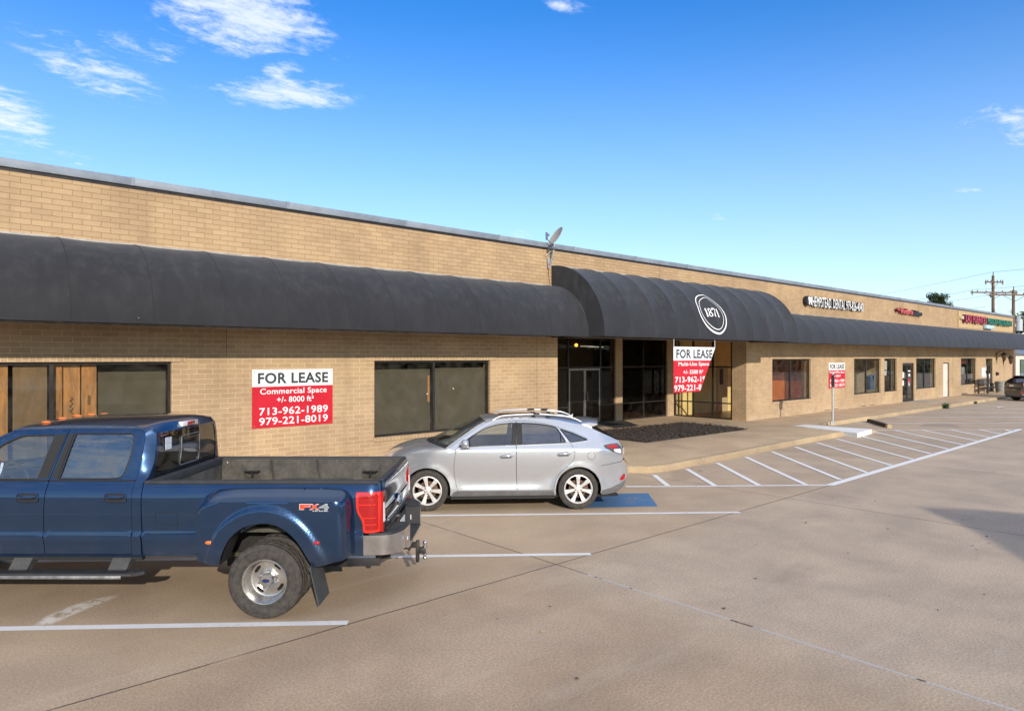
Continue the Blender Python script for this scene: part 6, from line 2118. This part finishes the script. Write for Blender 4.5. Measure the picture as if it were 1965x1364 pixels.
    def cline(pts, n):
        f0, f1 = pchip(range(len(pts)), [p[0] for p in pts]), pchip(range(len(pts)), [p[1] for p in pts])
        return [(float(f0(t)), 0, float(f1(t))) for t in np.linspace(0, len(pts) - 1, n)]
    roof_e = [(1.66, 1.575), (1.50, 1.622), (1.25, 1.650), (.95, 1.656), (.60, 1.640), (.30, 1.602), (.05, 1.552), (-.19, 1.500)]
    cross_loft(body, edge(roof_e, 24), cline([(1.80, 1.655), (1.35, 1.703), (.95, 1.712), (.45, 1.690), (.0, 1.625), (-.24, 1.560)], 24), 2.4)
    cross_loft(body, edge([(2.37, 1.118), (2.70, 1.09), (3.0, 1.045), (3.30, .975), (3.50, .88), (3.60, .76)], 22), cline([(2.78, 1.195), (3.0, 1.180), (3.22, 1.135), (3.42, 1.06), (3.60, .93), (3.72, .78)], 22), 3.2, p=2.6, flip=True)
    cross_loft(body, edge([(3.60, .76), (3.63, .60), (3.60, .40), (3.50, .25), (3.2, .22)], 12), cline([(3.72, .78), (3.78, .60), (3.75, .38), (3.65, .24), (3.3, .20)], 12), 2.6, flip=True)
    bd = body.build('body', [SIL, M_BLACK], root, angle=42)
    m_ = MB()
    cross_loft(m_, edge([(-.785, 1.225), (-.835, 1.12), (-.848, .86)], 12), cline([(-.93, 1.14), (-.985, 1.02), (-.975, .86)], 12), 2.6)
    lg = m_.build('liftgate', SIL, root)
    m_ = MB()
    cross_loft(m_, edge([(-.848, .86), (-.905, .74), (-.935, .65), (-.915, .50)], 14), cline([(-.975, .86), (-1.045, .76), (-1.06, .66), (-1.03, .50)], 14), 3.0, p=2.6)
    rb = m_.build('rear_bumper', SIL, root)
    m_ = MB()
    cross_loft(m_, edge([(-.915, .50), (-.83, .37), (-.70, .275)], 8), cline([(-1.03, .50), (-.98, .36), (-.86, .26)], 8), 3.0, p=2.6)
    for s in (1, -1):
        panel(m_, [(-.425, .268), (-.440, .345), (-.62, .385), (-.80, .445), (-.905, .50), (-.83, .372), (-.70, .278)], [], w, s, .04, .01, 0, off=.005)
    m_.build('bumper_valance', TRIM, rb)
    m_ = MB()
    for s in (1, -1): loop_tube(m_, [(-.42, .80), (-.60, .825), (-.845, .855)], w, s, .004, .001, 0, closed=False)
    m_.build('bumper_seam', M_BLACK, rb)
    m_ = MB()
    for s in (1, -1): panel(m_, [(-.80, .535), (-.885, .615), (-.915, .60), (-.905, .515), (-.82, .49)], [], w, s, .03, .004, 0, off=.006)
    m_.build('reflector', RED_LENS, rb)
    # windscreen, rear glass
    g = MB(); cross_loft(g, edge([(1.66, 1.575), (1.80, 1.505), (2.0, 1.375), (2.22, 1.22), (2.37, 1.118)], 14), cline([(1.80, 1.655), (2.05, 1.545), (2.30, 1.425), (2.55, 1.305), (2.78, 1.195)], 14), 2.6, p=2.2, flip=True)
    for i, p in enumerate(g.v): g.v[i] = (p[0] - .006, p[1] * .965, p[2] - .004)
    g.build('windscreen', G_CAR, root)
    g = MB(); cross_loft(g, edge([(1.66, 1.575), (1.80, 1.505), (2.0, 1.375), (2.22, 1.22), (2.37, 1.118)], 14), cline([(1.80, 1.655), (2.05, 1.545), (2.30, 1.425), (2.55, 1.305), (2.78, 1.195)], 14), 2.6, p=2.2, flip=True)
    pil = MB()
    for s in (1, -1):                                    # painted A pillars along the glass edge
        e = edge([(1.66, 1.575), (1.80, 1.505), (2.0, 1.375), (2.22, 1.22), (2.37, 1.118)], 14)
        pil.grid([[(a + .004, s * (b + .004), c + .002) for a, b, c in e], [(a + .05, s * (b - .05), c + .012) for a, b, c in e]], 0, True)
    pil.build('pillar_trim', SIL, root)
    cw = MB()
    e = edge([(2.30, 1.160), (2.40, 1.118)], 6)
    cross_loft(cw, e, cline([(2.70, 1.222), (2.80, 1.196)], 6), 2.6, p=2.2, flip=True)
    for i, p in enumerate(cw.v): cw.v[i] = (p[0] + .004, p[1] * .95, p[2] + .006)
    cwo = cw.build('cowl', M_BLACK, root)
    m_ = MB(); m_.tube([(2.74, .42, 1.205), (2.50, .02, 1.300)], .010, 6); m_.tube([(2.62, -.22, 1.225), (2.46, -.55, 1.25)], .010, 6); m_.build('wiper', M_BLACK, cwo)
    g = MB(); cross_loft(g, edge([(-.19, 1.500), (-.40, 1.405), (-.62, 1.305), (-.785, 1.225)], 12), cline([(-.24, 1.560), (-.48, 1.43), (-.75, 1.27), (-.93, 1.14)], 12), 2.6)
    g.build('rear_window', G_PRIV, root)
    # spoiler
    m_ = MB()
    rows = []
    for yy in np.linspace(-.62, .62, 15):
        a = abs(yy) / .62
        x1 = -.47 + .07 * a ** 2
        z1 = 1.588 - .050 * a ** 2.2
        x0 = -.08 - .03 * a; z0 = 1.612 - .070 * a ** 2.2
        rows.append([(x0, yy, z0), ((x0 + x1) / 2, yy, (z0 + z1) / 2 + .014), (x1, yy, z1), (x1 + .004, yy, z1 - .024), (x0 - .16, yy, z0 - .068), (x0, yy, z0 - .03)])
    m_.grid(rows, 0, True)
    m_.add(rows[0], [(0, 1, 2, 3, 4, 5)]); m_.add(rows[-1], [(5, 4, 3, 2, 1, 0)])
    m_.build('roof_spoiler', SIL, root, angle=50)
    # doors with glass, black pillar, chrome belt, handles
    for s in (1, -1):
        for nm, dp, wn in (('front', fd, fwn), ('rear', rd, rwn)):
            d = MB()
            panel(d, dp, [wn], w, s, .045, .03)
            bp = [(1.212, 1.186), (1.176, 1.570), (1.128, 1.575), (1.137, 1.186)] if nm == 'front' else [(1.034, 1.186), (1.034, 1.568), (1.122, 1.575), (1.128, 1.186)]
            panel(d, bp, [], w, s, .05, .004, 1, off=.003)
            loop_tube(d, wn, w, s, .008, -.003, 1)
            if nm == 'rear':
                loop_tube(d, [(.315, 1.235), (.315, 1.39)], w, s, .010, -.004, 1, closed=False)
            else:
                panel(d, [(2.185, 1.150), (1.985, 1.300), (1.955, 1.175)], [], w, s, .05, .004, 1, off=.003)
            do = d.build('door', [SIL, M_BLACK], root, angle=42)
            g = MB(); panel(g, off_poly(wn, .004), [], w, s, .1, 0, off=-.012)
            g.build('window_pane', G_PRIV if nm == 'rear' else G_CAR, do)
            c = MB()
            pts = [(2.20, 1.142), (1.7, 1.166), (1.145, 1.178)] if nm == 'front' else [(1.128, 1.178), (.6, 1.196), (.155, 1.210)]
            loop_tube(c, pts, w, s, .009, .002, 0, closed=False); c.build('chrome_belt', M_CHROME, do)
            h = MB()
            hx = 1.180 if nm == 'front' else .138
            hz = .998 if nm == 'front' else 1.026
            sc = rounded([(hx + .03, hz - .045), (hx + .245, hz - .055), (hx + .255, hz + .012), (hx + .06, hz + .035)], .03)
            P3 = lambda x, z, o_: (x, s * (float(w(x, z)) + o_), z)
            h.tube([P3(hx, hz + .010, .006), P3(hx + .03, hz + .010, .034), P3(hx + .13, hz + .003, .040), P3(hx + .22, hz - .004, .034), P3(hx + .252, hz - .005, .004)], [.012, .017, .018, .017, .012], 10)
            panel(h, sc, [], w, s, .04, 0, 1, off=.002)
            h.build('door_handle', [SIL, TRIM], do)
    for s in (1, -1):
        g = MB(); panel(g, off_poly(qwn, .004), [], w, s, .1, 0, off=-.012); g.build('quarter_window', G_PRIV, root)
        c = MB(); loop_tube(c, [(.150, 1.211), (-.15, 1.246), (-.195, 1.268), (-.17, 1.292), (.09, 1.408), (.335, 1.492), (.55, 1.552)], w, s, .005, .0015, 0, closed=False); c.build('chrome_trim', M_CHROME, root)
        # grey sill cladding with a bright strip over it
        c = MB()
        panel(c, [(.435, .264), (.455, .352), (1.2, .357), (2.21, .362), (2.27, .345), (2.315, .264)], [], w, s, .06, .01, 0, off=.006)
        loop_tube(c, [(.74, .366), (1.2, .368), (2.20, .370)], w, s, .005, .003, 1, closed=False)
        c.build('sill_trim', [TRIM, M_CHROME], root)
        # tail lamp
        lp = rounded([(-.465, 1.168), (-.60, 1.186), (-.755, 1.190), (-.825, 1.120), (-.838, 1.01), (-.81, .985), (-.64, 1.045), (-.51, 1.120)], .02)
        t = MB(); panel(t, lp, [], w, s, .03, .02, 0, off=.006)
        panel(t, rounded([(-.505, 1.156), (-.62, 1.168), (-.74, 1.168), (-.74, 1.105), (-.60, 1.105)], .015), [], w, s, .03, .003, 1, off=.010)
        panel(t, rounded([(-.66, 1.09), (-.80, 1.09), (-.822, 1.02), (-.795, 1.005), (-.68, 1.045)], .012), [], w, s, .03, .003, 2, off=.010)
        t.build('tail_lamp', [pbsdf('smoked_lens', (.05, .055, .06), .1, coat=1.0), RED_LENS, CLEAR_LENS], root, angle=40)
        hl = MB(); panel(hl, rounded([(3.56, .80), (3.45, .90), (3.15, .97), (3.18, .86), (3.45, .74)], .03), [], w, s, .04, .01, 0, off=.008); hl.build('headlight', CLEAR_LENS, root)
        # mirror
        m_ = MB()
        M = Matrix.Translation((2.06, s * 1.035, 1.235)) @ Matrix.Rotation(s * R(8), 4, 'Z')
        m_.sphere((0, 0, 0), 1, 0, 18, (.085, .118, .072), M)
        m_.box(-.080, -.070, -.095, .095, -.055, .055, 1, M, bev=.004)
        m_.tube([(2.08, s * .90, 1.165), (2.07, s * .98, 1.19)], [.05, .03], 8, 1)
        m_.tube([(2.05, s * .975, 1.20), (2.12, s * .93, 1.12)], [.03, .02], 8, 0)
        m_.build('side_mirror', [SIL, M_BLACK], root)
        # roof rail
        m_ = MB()
        pts = catmull([(1.56, s * .62, 1.610), (1.47, s * .60, 1.655), (1.32, s * .585, 1.694), (.75, s * .575, 1.716), (.22, s * .58, 1.680), (.02, s * .59, 1.630), (-.10, s * .60, 1.572)], 5)
        m_.tube(pts, [.012 + .007 * math.sin(math.pi * i / (len(pts) - 1)) for i in range(len(pts))], 10)
        rr = m_.build('roof_rail', worn('rail_silver', (.50, .50, .51), .36, .7, scale=5, amount=.1), root)
        m_ = MB()
        for x in (.70, .42):
            m_.box(x - .02, x + .10, min(s * .50, s * .60), max(s * .50, s * .60), 1.712, 1.734, bev=.006); m_.box(x + .04, x + .12, min(s * .30, s * .52), max(s * .30, s * .52), 1.718, 1.738, bev=.006)
        m_.build('rail_clamp', M_BLACK, rr)
    m_ = MB(); ring = [(-.236 + .072 * math.cos(a), .987 + .072 * math.sin(a)) for a in [2 * math.pi * k / 32 for k in range(32)]]
    loop_tube(m_, ring, w, 1, .003, .001, 0, step=.02); m_.build('fuel_cap', M_BLACK, root)
    m_ = MB(); m_.prism([(-.02, 1.60), (.10, 1.618), (-.03, 1.672)], 'y', -.012, .012); m_.build('antenna_fin', SIL, root)
    m_ = MB(); m_.box(-1.002, -.990, -.16, .16, .90, 1.02); m_.build('licence_plate', MATS['plate_white'], lg)
    # dark hatch behind: sunroof glass
    m_ = MB()
    sr = [[(x, y, 1.7135 - .028 * abs(x - .95) ** 1.5 * 1.1 - .062 * (abs(y) / .63) ** 2.4 + .003) for y in np.linspace(-.42, .42, 9)] for x in np.linspace(.78, 1.42, 8)]
    m_.grid(sr, 0, True); m_.build('sunroof', pbsdf('sunroof_glass', (.012, .013, .015), .05, coat=1.0), root)
    # wheel wells, floor, interior
    m_ = MB()
    for s in (1, -1):
        for cx in (0, 2.74):
            A = arc(cx, .372, .45, -8, 188, 18)
            m_.grid([[(a, s * .52, b) for a, b in A], [(a, s * .865, b) for a, b in A]], 0, True)
            m_.add([(cx - .5, s * .52, .2), (cx + .5, s * .52, .2), (cx + .5, s * .52, .85), (cx - .5, s * .52, .85)], [(0, 1, 2, 3)])
    m_.box(-.75, 3.4, -.80, .80, .22, .26); m_.tube([(0, -.7, .37), (0, .7, .37)], .05, 8); m_.tube([(2.74, -.7, .37), (2.74, .7, .37)], .04, 8)
    m_.build('wheel_well', M_WELL, root)
    m_ = MB()
    for y in (.37, -.37): seat(m_, 1.45, y, .62)
    seat(m_, .62, .38, .64, .60); seat(m_, .62, -.38, .64, .60)
    m_.build('seats', worn('beige_seat', (.30, .25, .19), .8, scale=6, amount=.2), root)
    m_ = MB(); m_.box(2.02, 2.42, -.74, .74, .80, 1.08, bev=.05); m_.box(-.7, 2.3, -.78, .78, .45, .50)
    ring = [(1.93 + .05 * math.cos(2 * math.pi * k / 24), .37 + .18 * math.sin(2 * math.pi * k / 24), 1.03 + .17 * math.cos(2 * math.pi * k / 24)) for k in range(25)]
    m_.tube(ring, .015, 8, caps=False); m_.build('dashboard', M_DASH, root)
    # wheels: seven flat spokes
    for s in (1, -1):
        for cx in (0, 2.74):
            T = Matrix.Translation((cx, 0, .372)) @ Matrix.Diagonal((1, s, 1, 1)) @ Matrix.Rotation(R(13 + 9 * (cx > 1)), 4, 'Y')
            m_ = MB(); tyre(m_, .372, .668, .902, .252, lug=.003)
            for i, p in enumerate(m_.v): m_.v[i] = (p[0] + cx, p[1] * s, p[2] + .372)
            if s < 0: m_.f = [f[::-1] for f in m_.f]
            wh = m_.build('wheel', M_RUBBER, root, angle=30)
            r_ = MB()
            r_.lathe([(.246, .870), (.262, .893), (.262, .900), (.252, .902), (.240, .892), (.232, .866)], 64, 0, T)
            r_.lathe([(.252, .890), (.238, .84), (.228, .72), (.228, .68)], 48, 1, T)
            for k in range(7):
                a = 2 * math.pi * k / 7
                def rot(p): return tuple(T @ Vector((p[0] * math.cos(a) - p[2] * math.sin(a), p[1], p[0] * math.sin(a) + p[2] * math.cos(a))))
                secs = []
                for r, hw, y in ((.045, .024, .872), (.10, .026, .876), (.17, .032, .884), (.243, .044, .888)):
                    secs.append([rot((r, y - .035, -hw)), rot((r, y - .006, -hw)), rot((r, y, -hw + .006)), rot((r, y, hw - .006)), rot((r, y - .006, hw)), rot((r, y - .035, hw))])
                r_.grid(secs, 0, True)
            r_.lathe([(.075, .84), (.075, .872), (.062, .880), (.036, .880), (.034, .890), (.026, .893), (0, .893)], 36, 0, T)
            r_.build('rim', [worn('silver_alloy', (.72, .71, .69), .32, .55, scale=8, amount=.14), M_WELL], wh, angle=35)
            d_ = MB(); d_.lathe([(.165, .80), (.165, .815), (.09, .815), (.09, .845), (0, .845)], 40, 0, T); d_.box(-.19, -.08, .79, .85, -.08, .08, 0, T, bev=.015); d_.build('brake_disc', M_RUST, wh)
            n_ = MB()
            for k in range(5):
                a = 2 * math.pi * k / 5
                n_.tube([tuple(T @ Vector((.057 * math.cos(a), .868, .057 * math.sin(a)))), tuple(T @ Vector((.057 * math.cos(a), .8815, .057 * math.sin(a))))], .011, 8)
            n_.build('wheel_nut', M_BLACK, wh)
    return root
suv = build_suv()

# the dark crossover at the far right is the same body in other paint
def dark_copy():
    DARK = carpaint('far_car_paint', (.075, .062, .055), .5, .30, flake=.2, dirt=.2)
    sw = {'suv_silver': DARK, 'smoked_lens': RED_LENS, 'beige_seat': M_SEAT}
    done = {}
    def rec(o, parent):
        c = o.copy(); COL.objects.link(c); c.parent = parent
        if o.type == 'MESH' and any(m and m.name in sw for m in o.data.materials):
            me = o.data.copy()
            for i, m in enumerate(me.materials):
                if m.name in sw: me.materials[i] = sw[m.name]
            c.data = me
        for ch in list(o.children): rec(ch, c)
        return c
    c = rec(suv, None)
    c.name = 'dark_crossover'
    tag(c, 'dark brown crossover car cut by the right edge, seen from behind', 'car')
    a = R(-38)
    f = Vector((math.cos(a), math.sin(a), 0)); l = Vector((-math.sin(a), math.cos(a), 0))
    c.location = (53.25, -3.88, 0)
    c.rotation_euler = (0, 0, a)
    return c
dark_copy()

# added unseen stand-in, its outline shaped to throw the one shadow on the open concrete
def shadow_board():
    h0 = 5.2
    top = Vector((14.03, -10.11, 0)) - Vector((1.15, 2.5, 0)) * h0 + Vector((0, 0, h0))
    root = empty('shadow_board', 'added peaked board on posts, unseen stand-in shaped to cast the drive shadow', 'shadow caster', (top.x, top.y, 0), math.atan2(-.418, .908))
    m_ = MB()
    poly = [(-3.6, -2.65), (-1.48, -1.08), (-.61, -.55), (0, 0), (.81, -.145), (1.34, -.34), (2.3, -.80), (3.6, -1.7), (3.6, -3.6), (-3.6, -3.6)]
    m_.prism([(a, h0 + b) for a, b in poly], 'y', -.04, .04); m_.build('board', worn('shadow_board_ply', (.30, .26, .2), .8), root)
    for x in (-2.8, 0, 2.8):
        m_ = MB(); m_.tube([(x, .12, 0), (x, .12, h0 - 2.4)], .07, 10); m_.build('post', M_GALV, root)
shadow_board()
